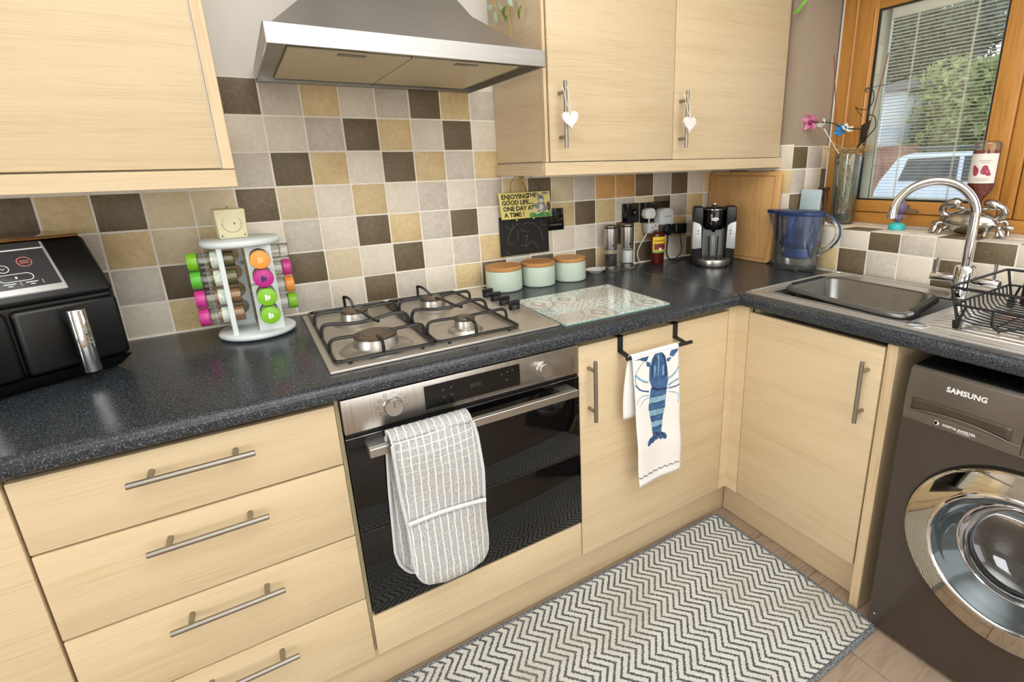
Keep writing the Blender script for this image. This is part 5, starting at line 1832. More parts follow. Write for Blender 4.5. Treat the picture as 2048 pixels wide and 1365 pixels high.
MB().lathe([(0.0135, 0.0), (0.0135, 0.002), (0.0, 0.0028)], (0, -0.0325, 0.196), 20, sy=0.45, axis='y').build('oval_badge', M_SLV, hd_, world=False)
MB().lathe([(0.006, 0.137), (0.010, 0.150)], (0, 0.006, 0), 14).build('spout', M_BLACKP, hd_, world=False)
hb_ = [(-0.066, 0.032), (-0.066, -0.030)] + [(-0.066 * math.cos(a), -0.030 - 0.055 * math.sin(a)) for a in [PI * i / 18 for i in range(1, 18)]] + [(0.066, -0.030), (0.066, 0.032)]
ty_ = MB().prism(hb_, 'z', 0.004, 0.032).build('drip_tray', M_STEEL, cf, 0.002, 2, world=False)
MB().prism([(p[0] * 1.02, p[1] * 1.02) for p in hb_], 'z', 0.0005, 0.006).build('tray_foot', M_BLACKP, ty_, world=False)
MB().prism([(p[0] * 0.95, p[1] * 0.96) for p in hb_], 'z', 0.0315, 0.0335).build('tray_well', M_BLACKP, ty_, world=False)
gs_ = MB()
for i in range(13):
    x = -0.054 + i * 0.009
    yb = -0.030 - 0.052 * math.sqrt(max(0, 1 - (x / 0.064) ** 2))
    gs_.hexa([(x - 0.0014, yb + 0.002, 0.0338), (x + 0.0014, yb + 0.002, 0.0338), (x + 0.0094, 0.026, 0.0338), (x + 0.0066, 0.026, 0.0338), (x - 0.0014, yb + 0.002, 0.036), (x + 0.0014, yb + 0.002, 0.036), (x + 0.0094, 0.026, 0.036), (x + 0.0066, 0.026, 0.036)])
gs_.build('tray_grille', M_HANDLE, ty_, world=False)
mg = MB().lathe([(0.0, 0.0), (0.017, 0.0), (0.021, 0.004), (0.023, 0.085), (0.0215, 0.085), (0.019, 0.006), (0, 0.005)], (0, 0.0, 0), 22)
mgo = mg.build('tall_glass', M_GLASS, None)
mgo.data.transform(Matrix.Rotation(0, 4, 'Z'))
mgo.location = (1.5755 - 0.004, -0.232 - 0.004, ZW + 0.0365)
tag(mgo, 'tall clear glass standing on the drip tray', 'glass')

# ---- bamboo chopping board leaning at the end wall
ch_ = thing('chopping_board', 'large bamboo chopping board leaning against the wall under the cabinet', 'chopping board', (1.775, -0.19, ZW))
y0, y1, z0, z1 = -0.378, -0.006, ZW + 0.001, 1.250


def lean(z):
    return 1.757 + (z - ZW) / (1.25 - ZW) * 0.030


loop = [(p[0], p[1]) for p in rounded_loop(y0, y1, z0, z1, 0, 0.020, 5)]
vb = [(lean(p[1]), p[0], p[1]) for p in loop] + [(lean(p[1]) + 0.024, p[0], p[1]) for p in loop]
nb = len(loop)
mb_ = MB()
mb_.add(vb, [tuple(range(nb)), tuple(range(nb, 2 * nb))[::-1]] + [(i, nb + i, nb + (i + 1) % nb, (i + 1) % nb) for i in range(nb)])
bo = mb_.build('board', M_BAMBOO, ch_, 0.003, 2)
gl_ = [(lean(p[1]) - 0.0002, p[0], p[1]) for p in rounded_loop(y0 + 0.018, y1 - 0.018, z0 + 0.018, z1 - 0.018, 0, 0.012, 5)]
MB().tube(gl_, 0.0022, 6, closed=True).build('juice_groove', flat('groove_shadow_wood', (186, 136, 78), 0.6), bo)

# ---- water filter jug
JX, JY = 1.742, -0.512
jg = thing('water_filter_jug', 'clear water filter jug with a blue lid and hopper', 'jug', (JX, JY, ZW))
SXJ, SYJ = 0.56, 1.0
MB().lathe([(0.0, 0.0015), (0.082, 0.0015), (0.088, 0.006), (0.092, 0.03), (0.103, 0.205), (0.1045, 0.215), (0.102, 0.215), (0.089, 0.03), (0.084, 0.010), (0.0, 0.008)], (JX, JY, ZW), 44, sx=SXJ, sy=SYJ).build('jug_body', M_CLEARP, jg, ang=50)
hp = MB().lathe([(0.099, 0.216), (0.094, 0.190), (0.082, 0.130), (0.076, 0.098), (0.060, 0.092), (0.0, 0.092)], (JX, JY, ZW), 40, sx=SXJ, sy=SYJ)
hp = hp.build('hopper', M_BLUEP, jg, ang=50)
M_BLUE = flat('deep_blue_plastic', (34, 58, 104), 0.3, var=0.02)
MB().lathe([(0.0, 0.048), (0.058, 0.048), (0.062, 0.054), (0.062, 0.090), (0.055, 0.0915), (0, 0.0915)], (JX, JY, ZW), 32, sx=0.62, sy=1.0).build('filter_cartridge', M_BLUEP, hp, ang=50)
MB().lathe([(0.0, 0.056), (0.046, 0.056), (0.048, 0.060), (0.048, 0.084), (0, 0.086)], (JX, JY, ZW), 28, sx=0.55, sy=1.0).build('filter_core', flat('pale_blue_filter', (158, 192, 222), 0.5), hp, ang=50)
ld = MB().lathe([(0.106, 0.2155), (0.1075, 0.219), (0.1065, 0.229), (0.095, 0.2335), (0.0, 0.236)], (JX, JY, ZW), 44, sx=SXJ, sy=SYJ)
ld.prism([(JX - 0.03, JY + 0.09), (JX + 0.03, JY + 0.09), (JX + 0.012, JY + 0.138), (JX - 0.012, JY + 0.138)], 'z', ZW + 0.2165, ZW + 0.230)
ld.build('lid', M_BLUE, jg, ang=50)
MB().hexa([(JX - 0.028, JY + 0.085, ZW + 0.12), (JX + 0.028, JY + 0.085, ZW + 0.12), (JX + 0.006, JY + 0.092, ZW + 0.12), (JX - 0.006, JY + 0.092, ZW + 0.12),
           (JX - 0.028, JY + 0.085, ZW + 0.214), (JX + 0.028, JY + 0.085, ZW + 0.214), (JX + 0.010, JY + 0.134, ZW + 0.214), (JX - 0.010, JY + 0.134, ZW + 0.214)]).build('spout', M_CLEARP, jg)
hnd = spline([(JX, JY - 0.100, ZW + 0.218), (JX, JY - 0.130, ZW + 0.212), (JX, JY - 0.158, ZW + 0.180), (JX, JY - 0.160, ZW + 0.140), (JX, JY - 0.135, ZW + 0.105), (JX, JY - 0.105, ZW + 0.085), (JX, JY - 0.094, ZW + 0.07)], 6)
MB().tube(hnd, 0.010, 10).build('handle', M_CLEARP, jg)
MB().tube([p + Vector((0, -0.0085, 0.0015)) for p in hnd[:26]], 0.004, 8).build('handle_grip', M_BLUE, jg)

# ================================================================== SINK
sn_ = thing('sink', 'stainless inset sink and drainer in the worktop under the window', 'sink', (1.54, -1.2, ZW))
SX0, SX1, SY0, SY1 = 1.279, 1.803, -1.78, -0.652
ZS = ZW + 0.0004
BX0, BX1, BY0, BY1 = 1.345, 1.675, -1.13, -0.71
dk = MB()
dk.box(SX0, BX0, SY0, SY1, ZS, ZS + 0.004)
dk.box(BX1, SX1, SY0, SY1, ZS, ZS + 0.004)
dk.box(BX0, BX1, BY1, SY1, ZS, ZS + 0.004)
dk.box(BX0, BX1, SY0, BY0, ZS, ZS + 0.004)
dk.build('deck', M_SINK, sn_)
rm = MB()
rm.tube(rounded_loop(SX0 + 0.004, SX1 - 0.004, SY0 + 0.004, SY1 - 0.004, ZS + 0.0036, 0.022), 0.0036, 8, closed=True)
rm.tube(rounded_loop(SX0 + 0.030, SX1 - 0.030, SY0 + 0.03, SY1 - 0.03, ZS + 0.004, 0.05), 0.0022, 6, closed=True)
rm.build('raised_rim', M_SINK, sn_)
bw_ = MB()
t_ = 0.0012
bw_.box(BX0 - t_, BX0, BY0, BY1, ZW - 0.16, ZS + 0.003)
bw_.box(BX1, BX1 + t_, BY0, BY1, ZW - 0.16, ZS + 0.003)
bw_.box(BX0, BX1, BY0 - t_, BY0, ZW - 0.16, ZS + 0.003)
bw_.box(BX0, BX1, BY1, BY1 + t_, ZW - 0.16, ZS + 0.003)
bw_.box(BX0, BX1, BY0, BY1, ZW - 0.162, ZW - 0.16)
bw_.build('bowl', M_SINK, sn_)
for i in range(10):
    x = 1.335 + i * 0.0295
    MB().tube([(x, -1.735, ZS + 0.0028), (x, -1.72, ZS + 0.0048), (x, -1.19 - 0.004 * (i % 2), ZS + 0.0048), (x, -1.165, ZS + 0.0026)], 0.0046, 10).build('drainer_rib', M_RIB, sn_)
MB().lathe([(0.0, 0.004), (0.024, 0.004), (0.0245, 0.006), (0.019, 0.0075), (0.0, 0.0078)], (1.318, -1.158, ZS), 26).build('waste_control', M_CHROME, sn_, ang=40)

# ---- loose steel washing bowl set over the sink
wb = thing('washing_bowl', 'dark steel oblong bowl with black ribbed ends resting in the sink', 'bowl', (1.495, -0.91, ZW))
A_, B_, C_, D_ = Vector((1.366, -0.722, 0)), Vector((1.646, -0.715, 0)), Vector((1.632, -1.082, 0)), Vector((1.318, -1.130, 0))


def quad_loop(inset, z, rad=0.16, n=4):
    cen = (A_ + B_ + C_ + D_) / 4
    cs_ = [c + (cen - c).normalized() * inset * 1.38 for c in (A_, B_, C_, D_)]
    out = []
    for i in range(4):
        p, c, q_ = cs_[(i - 1) % 4], cs_[i], cs_[(i + 1) % 4]
        a, b = c + (p - c) * rad, c + (q_ - c) * rad
        for j in range(n + 1):
            t = j / n
            v = a * (1 - t) ** 2 + c * 2 * t * (1 - t) + b * t * t
            out.append((v.x, v.y, z))
    return out


lv_ = [quad_loop(0.0, ZW + 0.010), quad_loop(-0.001, ZW + 0.016), quad_loop(0.003, ZW + 0.021), quad_loop(0.014, ZW + 0.021), quad_loop(0.020, ZW + 0.016), quad_loop(0.030, ZW - 0.05), quad_loop(0.045, ZW - 0.062)]
n_ = len(lv_[0])
bm2 = MB()
vs = [p for L in lv_ for p in L]
fs = []
for j in range(len(lv_) - 1):
    for i in range(n_):
        i2 = (i + 1) % n_
        fs.append((j * n_ + i, j * n_ + i2, (j + 1) * n_ + i2, (j + 1) * n_ + i))
fs.append(tuple(range((len(lv_) - 1) * n_, len(lv_) * n_)))
bm2.add(vs, fs)
bm2.build('pan', M_BOWL, wb, ang=50, solid=0.002)
for (p, q_) in ((A_, B_), (D_, C_)):
    d = (q_ - p)
    out = (p - (A_ + B_ + C_ + D_) / 4)
    out.z = 0
    nn = Vector((-d.y, d.x, 0)).normalized()
    if nn.dot(out) < 0:
        nn = -nn
    gp_ = MB()
    a, b = p + d * 0.22 - nn * 0.004, p + d * 0.86 - nn * 0.004
    gp_.hexa([tuple(Vector((v.x, v.y, ZW + z))) for z in (0.009, 0.0235) for v in (a - nn * 0.010, b - nn * 0.010, b + nn * 0.006, a + nn * 0.006)])
    for i in range(15):
        c = a + (b - a) * ((i + 0.5) / 15) + nn * 0.006
        u_ = d.normalized() * 0.0028
        gp_.hexa([tuple(Vector((v.x, v.y, ZW + z))) for z in (0.008, 0.0245) for v in (c - u_, c + u_, c + u_ + nn * 0.003, c - u_ + nn * 0.003)])
    gp_.build('ribbed_grip', M_BLACKM, wb)

# ---- mixer tap
TX, TY = 1.706, -1.100
tp_ = thing('mixer_tap', 'chrome swan-neck mixer tap with two lever handles', 'tap', (TX, TY, ZW + 0.005))
Z0 = ZW + 0.0048
MB().lathe([(0.0, 0.0), (0.030, 0.0), (0.030, 0.004), (0.0265, 0.006), (0.0265, 0.094), (0.0235, 0.098), (0, 0.098)], (TX, TY, Z0), 32).build('body', M_CHROME, tp_, ang=40)
td = Vector((-0.5, 0.866, 0))
sp2_ = [Vector((TX, TY, Z0 + 0.09)), Vector((TX, TY, 1.05)), Vector((TX, TY, 1.12))]
RT = 0.1035
for i in range(1, 15):
    a = PI * i / 14 * 0.985
    sp2_.append(Vector((TX, TY, 1.118)) + td * (RT - RT * math.cos(a)) + Vector((0, 0, RT * math.sin(a))))
sp2_.append(sp2_[-1] + Vector((0, 0, -0.012)))
MB().tube(spline(sp2_, 3), 0.0125, 18).build('spout', M_CHROME, tp_, ang=60)
for s_, ya, yb in ((1, 0.020, 0.086), (-1, -0.020, -0.090)):
    ar = MB()
    ar.cyl((TX, TY + ya, Z0 + 0.057), (TX, TY + yb, Z0 + 0.055), 0.0135, n=22)
    ar = ar.build('valve', M_CHROME, tp_, 0.0015, 2)
    ly = TY + s_ * 0.074
    MB().tube([(TX, ly, Z0 + 0.062), (TX, ly, Z0 + 0.115)], 0.0052, 12).build('lever', M_CHROME, ar)
    MB().cyl((TX, TY + yb, Z0 + 0.055), (TX, TY + yb + s_ * 0.001, Z0 + 0.055), 0.0115, n=18).build('end_cap', M_BLACKP, ar)

# ---- wire dish rack
dr_ = thing('dish_rack', 'black wire dish rack standing on the drainer', 'dish rack', (1.5, -1.45, ZW))
ZD = ZW + 0.0105
RX0, RX1, RY0, RY1 = 1.345, 1.690, -1.72, -1.205
ZTOP = 0.982
tr2 = MB()
tr2.tube(rounded_loop(RX0, RX1, RY0, RY1, ZTOP, 0.014), 0.0036, 8, closed=True)
tr2.build('top_rail', M_BLACKM, dr_)
mr = MB()
mr.tube(rounded_loop(RX0 + 0.002, RX1 - 0.002, RY0 + 0.012, RY1 - 0.012, 0.940, 0.014), 0.0030, 8, closed=True)
mr.build('middle_rail', M_BLACKM, dr_)
for i in range(13):
    x = RX0 + 0.020 + i * 0.0254
    pts = [(x, RY1 - 0.012, 0.940), (x, RY1 - 0.018, 0.915), (x, RY1 - 0.030, 0.900), (x, RY1 - 0.060, 0.896), (x, RY0 + 0.060, 0.896), (x, RY0 + 0.03, 0.900), (x, RY0 + 0.012, 0.940)]
    MB().tube(pts, 0.0021, 6).build('wire', M_BLACKM, dr_)
xw_ = MB()
for y in (-1.30, -1.45, -1.60):
    xw_.tube([(RX0 + 0.002, y, 0.940), (RX0 + 0.006, y, 0.905), (RX0 + 0.03, y, 0.8925), (RX1 - 0.03, y, 0.8925), (RX1 - 0.006, y, 0.905), (RX1 - 0.002, y, 0.940)], 0.0026, 6)
xw_.build('cross_wire', M_BLACKM, dr_)
for (x, y, yt) in ((1.353, -1.232, RY1), (1.682, -1.232, RY1), (1.353, -1.69, RY0), (1.682, -1.69, RY0)):
    lg = MB()
    lg.tube([(x - 0.006 if x < 1.5 else x + 0.006, yt + (-0.004 if yt == RY1 else 0.004), ZTOP), (x, y, ZD + 0.012)], 0.0034, 8)
    lg.tube([(x, y - 0.012 if yt == RY1 else y + 0.012, 0.940), (x, y, ZD + 0.012)], 0.003, 8)
    lg = lg.build('leg', M_BLACKM, dr_)
    MB().hexa([(x - 0.008, y - 0.007, ZD - 0.0015), (x + 0.008, y - 0.007, ZD - 0.0015), (x + 0.008, y + 0.007, ZD - 0.0015), (x - 0.008, y + 0.007, ZD - 0.0015), (x - 0.010, y - 0.009, ZD + 0.020), (x + 0.010, y - 0.009, ZD + 0.020), (x + 0.010, y + 0.009, ZD + 0.020), (x - 0.010, y + 0.009, ZD + 0.020)]).build('foot', M_BLACKP, lg, 0.001, 1)
MB().tube(spline([(RX0 + 0.003, -1.30, 0.938), (RX0 + 0.004, -1.302, 0.91), (RX0 + 0.010, -1.312, 0.8945), (RX0 + 0.03, -1.34, 0.900), (RX0 + 0.07, -1.37, 0.914), (RX0 + 0.14, -1.40, 0.916)], 5), 0.003, 8).build('plate_divider', M_BLACKM, dr_)
cdy = thing('cutlery_caddy', 'dark maroon cutlery caddy in the dish rack at the picture edge', 'caddy', (1.66, -1.35, 0.90))
MB().box(1.630, 1.684, -1.42, -1.262, 0.9, 0.995).build('cup', flat('maroon_plastic', (44, 14, 18), 0.35), cdy, 0.006, 2)
cs2 = MB()
for i in range(7):
    y = -1.275 - i * 0.021
    cs2.box(1.6275, 1.6305, y - 0.004, y + 0.004, 0.91, 0.985)
cs2.build('slot_bar', M_BLACKP, cdy)

# ================================================================== WINDOW SILL
ZL = 1.0378
# pewter crab holding a bottle
CX, CY = 1.925, -1.010
crb = thing('crab_bottle_holder', 'polished pewter crab bottle holder on the window sill', 'bottle holder', (CX, CY, ZL))
cbm = MB()
cbm.ball((CX, CY, ZL + 0.043), (0.046, 0.080, 0.040), 28, 16, Quaternion((0, 1, 0), math.radians(-28)))
cbm.build('shell', M_SILVERCRAB, crb, ang=60)
for s_ in (1, -1):
    lgm = MB()
    for (dy, fy, kz, fx) in ((0.060, 0.098, 0.050, 0.020), (0.066, 0.088, 0.035, -0.025), (0.050, 0.062, 0.016, -0.045)):
        lgm.tube(spline([(CX + fx * 0.3, CY + s_ * dy, ZL + 0.036), (CX + fx * 0.8, CY + s_ * (dy + fy) * 0.56, ZL + kz), (CX + fx, CY + s_ * fy, ZL + 0.020), (CX + fx * 1.2 - 0.004, CY + s_ * fy * 1.02, ZL + 0.005)], 4), 0.006, 8,
                 radii=None)
    lgm.ball((CX - 0.022, CY + s_ * 0.096, ZL + 0.014), (0.012, 0.010, 0.020), 12, 8, Quaternion((1, 0, 0), s_ * 0.6))
    lgm.ball((CX + 0.012, CY + s_ * 0.098, ZL + 0.030), (0.010, 0.020, 0.010), 12, 8)
    lgm.build('legs', M_SILVERCRAB, crb, ang=60)
    clw = MB()
    clw.tube(spline([(CX + 0.010, CY + s_ * 0.060, ZL + 0.055), (CX + 0.004, CY + s_ * 0.084, ZL + 0.068), (CX, CY + s_ * 0.083, ZL + 0.088), (CX - 0.004, CY + s_ * 0.070, ZL + 0.098)], 5), 0.011, 10)
    clw.ball((CX - 0.004, CY + s_ * 0.054, ZL + 0.101), (0.015, 0.026, 0.017), 16, 10, Quaternion((1, 0, 0), -s_ * 0.35))
    clw.ball((CX - 0.006, CY + s_ * 0.032, ZL + 0.088), (0.008, 0.016, 0.006), 12, 8)
    clw.build('claw', M_SILVERCRAB, crb, ang=60)
btl = thing('spirit_bottle', 'amber spirit bottle held upside down by the pewter crab', 'bottle', (CX, CY - 0.012, ZL + 0.092))
bx_, by_, bz_ = CX, CY - 0.010, ZL + 0.092
bp = [(0.0, 0.0), (0.011, 0.0), (0.0125, 0.010), (0.013, 0.022), (0.022, 0.036), (0.032, 0.052), (0.0355, 0.066), (0.0355, 0.190), (0.033, 0.200), (0.024, 0.204), (0, 0.2045)]
MB().lathe([(max(0, r - 0.0022), h + (0.002 if h < 0.1 else -0.006)) for r, h in bp if h < 0.186] + [(0.033, 0.176), (0, 0.176)], (bx_, by_, bz_), 30).build('spirit', M_AMBER, btl, ang=50)
MB().lathe(bp, (bx_, by_, bz_), 30).build('glass', M_GLASS, btl, ang=50)
wrap(MB(), bx_, by_, bz_ + 0.076, bz_ + 0.166, 0.0361, 1, 1, math.radians(118), math.radians(262), 18).build('label', flat('cream_paper', (232, 224, 212), 0.7, var=0.02), btl)
lp = MB()


def on_b(a, z, h=0.0004):
    return (bx_ + (0.0361 + h) * math.cos(a), by_ + (0.0361 + h) * math.sin(a), bz_ + z)


def blob(mb, a, z, ra, rz, n=14):
    mb.add([on_b(a + ra * math.cos(t), z + rz * math.sin(t)) for t in [2 * PI * i / n for i in range(n)]] + [on_b(a, z)], [(i, (i + 1) % n, n) for i in range(n)])


D2 = math.radians
blob(lp, D2(207), 0.112, 0.34, 0.010)
blob(lp, D2(205), 0.120, 0.24, 0.011)
blob(lp, D2(222), 0.104, 0.20, 0.006)
blob(lp, D2(168), 0.112, 0.22, 0.014)
blob(lp, D2(160), 0.122, 0.13, 0.010)
lp.build('label_picture', flat('raspberry_print', (164, 58, 82), 0.6, var=0.3, vscale=200), btl)
ll = MB()
for zz_, aa, bb in ((0.144, 175, 228), (0.138, 185, 222), (0.0885, 165, 230), (0.083, 172, 224)):
    wrap(ll, bx_, by_, bz_ + zz_, bz_ + zz_ + 0.0022, 0.0364, 1, 1, D2(aa), D2(bb), 8)
ll.build('label_lettering', flat('soft_grey_print', (178, 160, 158), 0.6, var=0.3, vscale=500), btl)

# bobble toy
toy = thing('bobble_toy', 'small purple bobble figure on a turquoise dome', 'toy', (1.925, -0.786, ZL))
MB().lathe([(0.0, 0.0005), (0.0275, 0.0005), (0.0275, 0.006), (0.025, 0.018), (0.019, 0.024), (0, 0.026)], (1.925, -0.786, ZL), 28).build('base', flat('turquoise_plastic', (56, 186, 184), 0.25, var=0.01), toy, ang=50)
M_PURP = flat('purple_plastic', (110, 92, 124), 0.3, var=0.02)
MB().ball((1.925, -0.786, ZL + 0.043), (0.0165, 0.0165, 0.017), 20, 12).build('body', M_PURP, toy, ang=60)
hd3 = MB()
hd3.ball((1.924, -0.792, ZL + 0.078), (0.018, 0.018, 0.023), 20, 12, Quaternion((1, 0, 0), 0.25))
hd3.ball((1.924, -0.782, ZL + 0.098), (0.008, 0.010, 0.007), 12, 8)
hd3.build('head', M_PURP, toy, ang=60)
wh_ = MB()
for s_ in (1, -1):
    for dz in (0.0, 0.004, 0.008):
        wh_.tube([(1.918, -0.786 + s_ * 0.012, ZL + 0.047 + dz), (1.912, -0.786 + s_ * 0.036, ZL + 0.044 + dz * 1.6)], 0.0006, 5)
wh_.build('wire_arms', flat('lilac_wire', (176, 160, 190), 0.5), toy)

# vase with dried stems
VX, VY = 1.972, -0.548
vs_ = thing('glass_vase', 'clear glass vase filled with roots and dried stems', 'vase', (VX, VY, ZL))
MB().lathe([(0.0, 0.001), (0.041, 0.001), (0.043, 0.004), (0.049, 0.272), (0.047, 0.272), (0.0405, 0.012), (0.0, 0.010)], (VX, VY, ZL), 32).build('glass', M_GLASS, vs_, ang=50)
MB().cyl((VX, VY, ZL + 0.012), (VX, VY, ZL + 0.036), 0.0395, n=24).build('moss', flat('dark_moss', (58, 70, 30), 0.8, var=0.4, vscale=150), vs_)
MB().cyl((VX, VY, ZL + 0.036), (VX, VY, ZL + 0.168), 0.010, n=14).build('inner_tube', M_CLEARP, vs_)
rv_ = random.Random(21)
rt_ = MB()
for i in range(26):
    a = rv_.random() * 6.28
    pts = []
    z = 0.05 + rv_.random() * 0.08
    for j in range(6):
        a += rv_.uniform(-0.9, 0.9)
        r = 0.020 + rv_.random() * 0.014
        pts.append((VX + r * math.cos(a), VY + r * math.sin(a), ZL + z))
        z += 0.026 * rv_.random() + 0.012
    rt_.tube(spline(pts, 4), 0.0016 + rv_.random() * 0.0012, 5)
rt_.build('roots', flat('pale_green_roots', (150, 150, 96), 0.7, var=0.2, vscale=90), vs_)
# straw-like tangle of stalks at the mouth
stw = MB()
for i in range(64):
    a = rv_.random() * 6.28
    r = 0.012 + rv_.random() * 0.028
    L = 0.05 + rv_.random() * 0.11
    b = a + rv_.uniform(-1.2, 1.2)
    p = Vector((VX + r * math.cos(a), VY + r * math.sin(a), ZL + 0.265 + rv_.random() * 0.025))
    d = Vector((0.5 * math.cos(b), math.sin(b), rv_.uniform(-0.1, 0.35))).normalized()
    stw.tube([p - d * L * 0.5, p + Vector((0, 0, 0.006)), p + d * L * 0.5], 0.0013, 5)
stw.build('dried_stalks', flat('straw', (196, 164, 112), 0.8, var=0.2, vscale=60), vs_)
M_STICK = flat('brown_incense', (150, 84, 50), 0.8)
ist = MB()
ist.tube([(VX - 0.02, -0.522, ZL + 0.20), (1.93, -0.467, 1.675)], 0.0019, 6)
ist.tube([(VX - 0.02, -0.61, ZL + 0.26), (1.93, -0.671, 1.648)], 0.0019, 6)
ist.build('incense_stick', M_STICK, vs_)
M_GSTEM = flat('dark_green_wire', (40, 50, 34), 0.6)
wr2 = MB()
wr2.tube(spline([(1.88, -0.425, 1.443), (1.885, -0.46, 1.432), (1.89, -0.505, 1.428), (1.905, -0.56, 1.404), (1.92, -0.61, 1.396), (1.94, -0.612, 1.372), (1.955, -0.585, 1.33)], 6), 0.0022, 6)
wr2.tube(spline([(1.93, -0.600, 1.33), (1.90, -0.655, 1.372), (1.90, -0.675, 1.40), (1.90, -0.668, 1.435), (1.90, -0.64, 1.452), (1.90, -0.655, 1.49), (1.90, -0.650, 1.525), (1.90, -0.628, 1.537), (1.90, -0.622, 1.528), (1.90, -0.632, 1.522)], 6), 0.0020, 6)
wr2.tube(spline([(1.90, -0.625, 1.530), (1.90, -0.66, 1.538), (1.90, -0.70, 1.540), (1.90, -0.75, 1.552), (1.90, -0.775, 1.565)], 5), 0.0011, 6)
wr2.tube(spline([(1.90, -0.592, 1.476), (1.90, -0.61, 1.466), (1.90, -0.64, 1.463)], 5), 0.0014, 6)
wr2.tube(spline([(1.90, -0.592, 1.476), (1.90, -0.605, 1.458), (1.90, -0.622, 1.440)], 5), 0.0014, 6)
wr2.build('wire_stem', M_GSTEM, vs_)


def petals(mb, c, n, L, w, face, cup=0.35, rot=0.0):
    c = Vector(c)
    qf = Vector(face).normalized().to_track_quat('Z', 'Y')
    for i in range(n):
        a = 2 * PI * i / n + rot

        def f(u, v):
            r = L * v
            ww = w * math.sin(PI * min(1, v * 0.86 + 0.1)) * (u - 0.5) * 2
            p = Vector((r * math.cos(a) - ww * math.sin(a), r * math.sin(a) + ww * math.cos(a), cup * r * v - abs(ww) * 0.3))
            return c + qf @ p
        mb.grid(4, 5, f)


fp = MB()
petals(fp, (1.882, -0.428, 1.437), 5, 0.034, 0.013, (-0.7, -0.2, -0.15), 0.5, 0.3)
fp.build('pink_flower', flat('orchid_pink', (218, 130, 164), 0.6, var=0.2, vscale=120), vs_, solid=0.001)
fc = MB().ball((1.876, -0.430, 1.434), (0.008, 0.009, 0.010), 12, 8)
fc.build('flower_throat', flat('magenta_throat', (150, 30, 86), 0.6), vs_)
fw = MB()
petals(fw, (1.885, -0.478, 1.420), 5, 0.022, 0.010, (-0.4, 0.3, 0.6), 0.9, 0.8)
fw2 = MB()
petals(fw2, (1.905, -0.568, 1.402), 5, 0.024, 0.010, (-0.3, -0.6, 0.7), 0.3, 0.2)
fw2.build('white_flower', flat('ivory_petal', (232, 226, 216), 0.6, var=0.1, vscale=120), vs_, solid=0.001)
fw.build('white_flower', flat('ivory_petal', (232, 226, 216), 0.6, var=0.1, vscale=120), vs_, solid=0.001)
MB().tube([(1.888, -0.483, 1.408), (1.93, -0.530, ZL + 0.275)], 0.0018, 6).build('white_stem', M_CREAM, vs_)
fb = MB()
petals(fb, (1.895, -0.548, 1.396), 6, 0.026, 0.010, (-0.8, -0.1, 0.3), 0.35, 0.5)
fb.build('blue_flower', flat('orchid_blue', (44, 120, 172), 0.6, var=0.3, vscale=120), vs_, solid=0.001)
lf = MB()


def darkcup(u, v):
    a = PI * (0.15 + 1.7 * u)
    r = 0.010 + 0.016 * v ** 0.7
    return (1.905 - r * 0.8 * math.cos(a), -0.628 - 0.010 * v + r * math.sin(a - PI / 2) * 1.1, 1.345 + 0.074 * v + 0.008 * math.cos(a) * v)


lf.grid(12, 8, darkcup)
lf.build('dark_bloom', flat('black_green_petal', (30, 32, 22), 0.5, var=0.2, vscale=80), vs_, solid=0.0015)

cdp = one('note_card', MB().hexa([(1.868, -0.512, ZL + 0.001), (1.868, -0.420, ZL + 0.001), (1.872, -0.420, ZL + 0.001), (1.872, -0.512, ZL + 0.001), (1.878, -0.507, 1.176), (1.878, -0.420, 1.176), (1.882, -0.420, 1.176), (1.882, -0.507, 1.176)]),
          flat('pale_blue_card', (186, 204, 208), 0.4, var=0.03), 'pale blue card standing on the sill behind the jug', 'card', base=(1.87, -0.465, ZL + 0.001), bevel=0.0006)
og_ = thing('dark_ornament', 'dark brown carved ornament between the card and the vase', 'ornament', (1.905, -0.505, ZL))
M_DKBR = flat('dark_brown_wood', (62, 30, 24), 0.4, var=0.15)
om = MB()
om.lathe([(0.0, 0.001), (0.016, 0.001), (0.016, 0.006), (0.008, 0.014), (0.010, 0.05), (0.006, 0.07), (0.011, 0.10), (0.009, 0.128), (0.012, 0.140), (0, 0.148)], (1.906, -0.508, ZL), 16)
om.build('figure', M_DKBR, og_, ang=50)
MB().box(1.897, 1.915, -0.522, -0.478, ZL + 0.134, ZL + 0.146).build('cross_arm', M_DKBR, og_, 0.003, 2)
for i, (x, y, r, lab) in enumerate(((1.86, -0.545, 0.011, 'small pale shell nearest the jug handle'), (1.885, -0.585, 0.009, 'tiny pale shell in front of the vase'))):
    one('shell', MB().ball((x, y, ZL + r * 0.7), (r, r * 1.2, r * 0.7), 14, 8), flat('shell_pink', (232, 206, 186), 0.5, var=0.2, vscale=150), lab, 'shell', 'shells on the sill', base=(x, y, ZL))

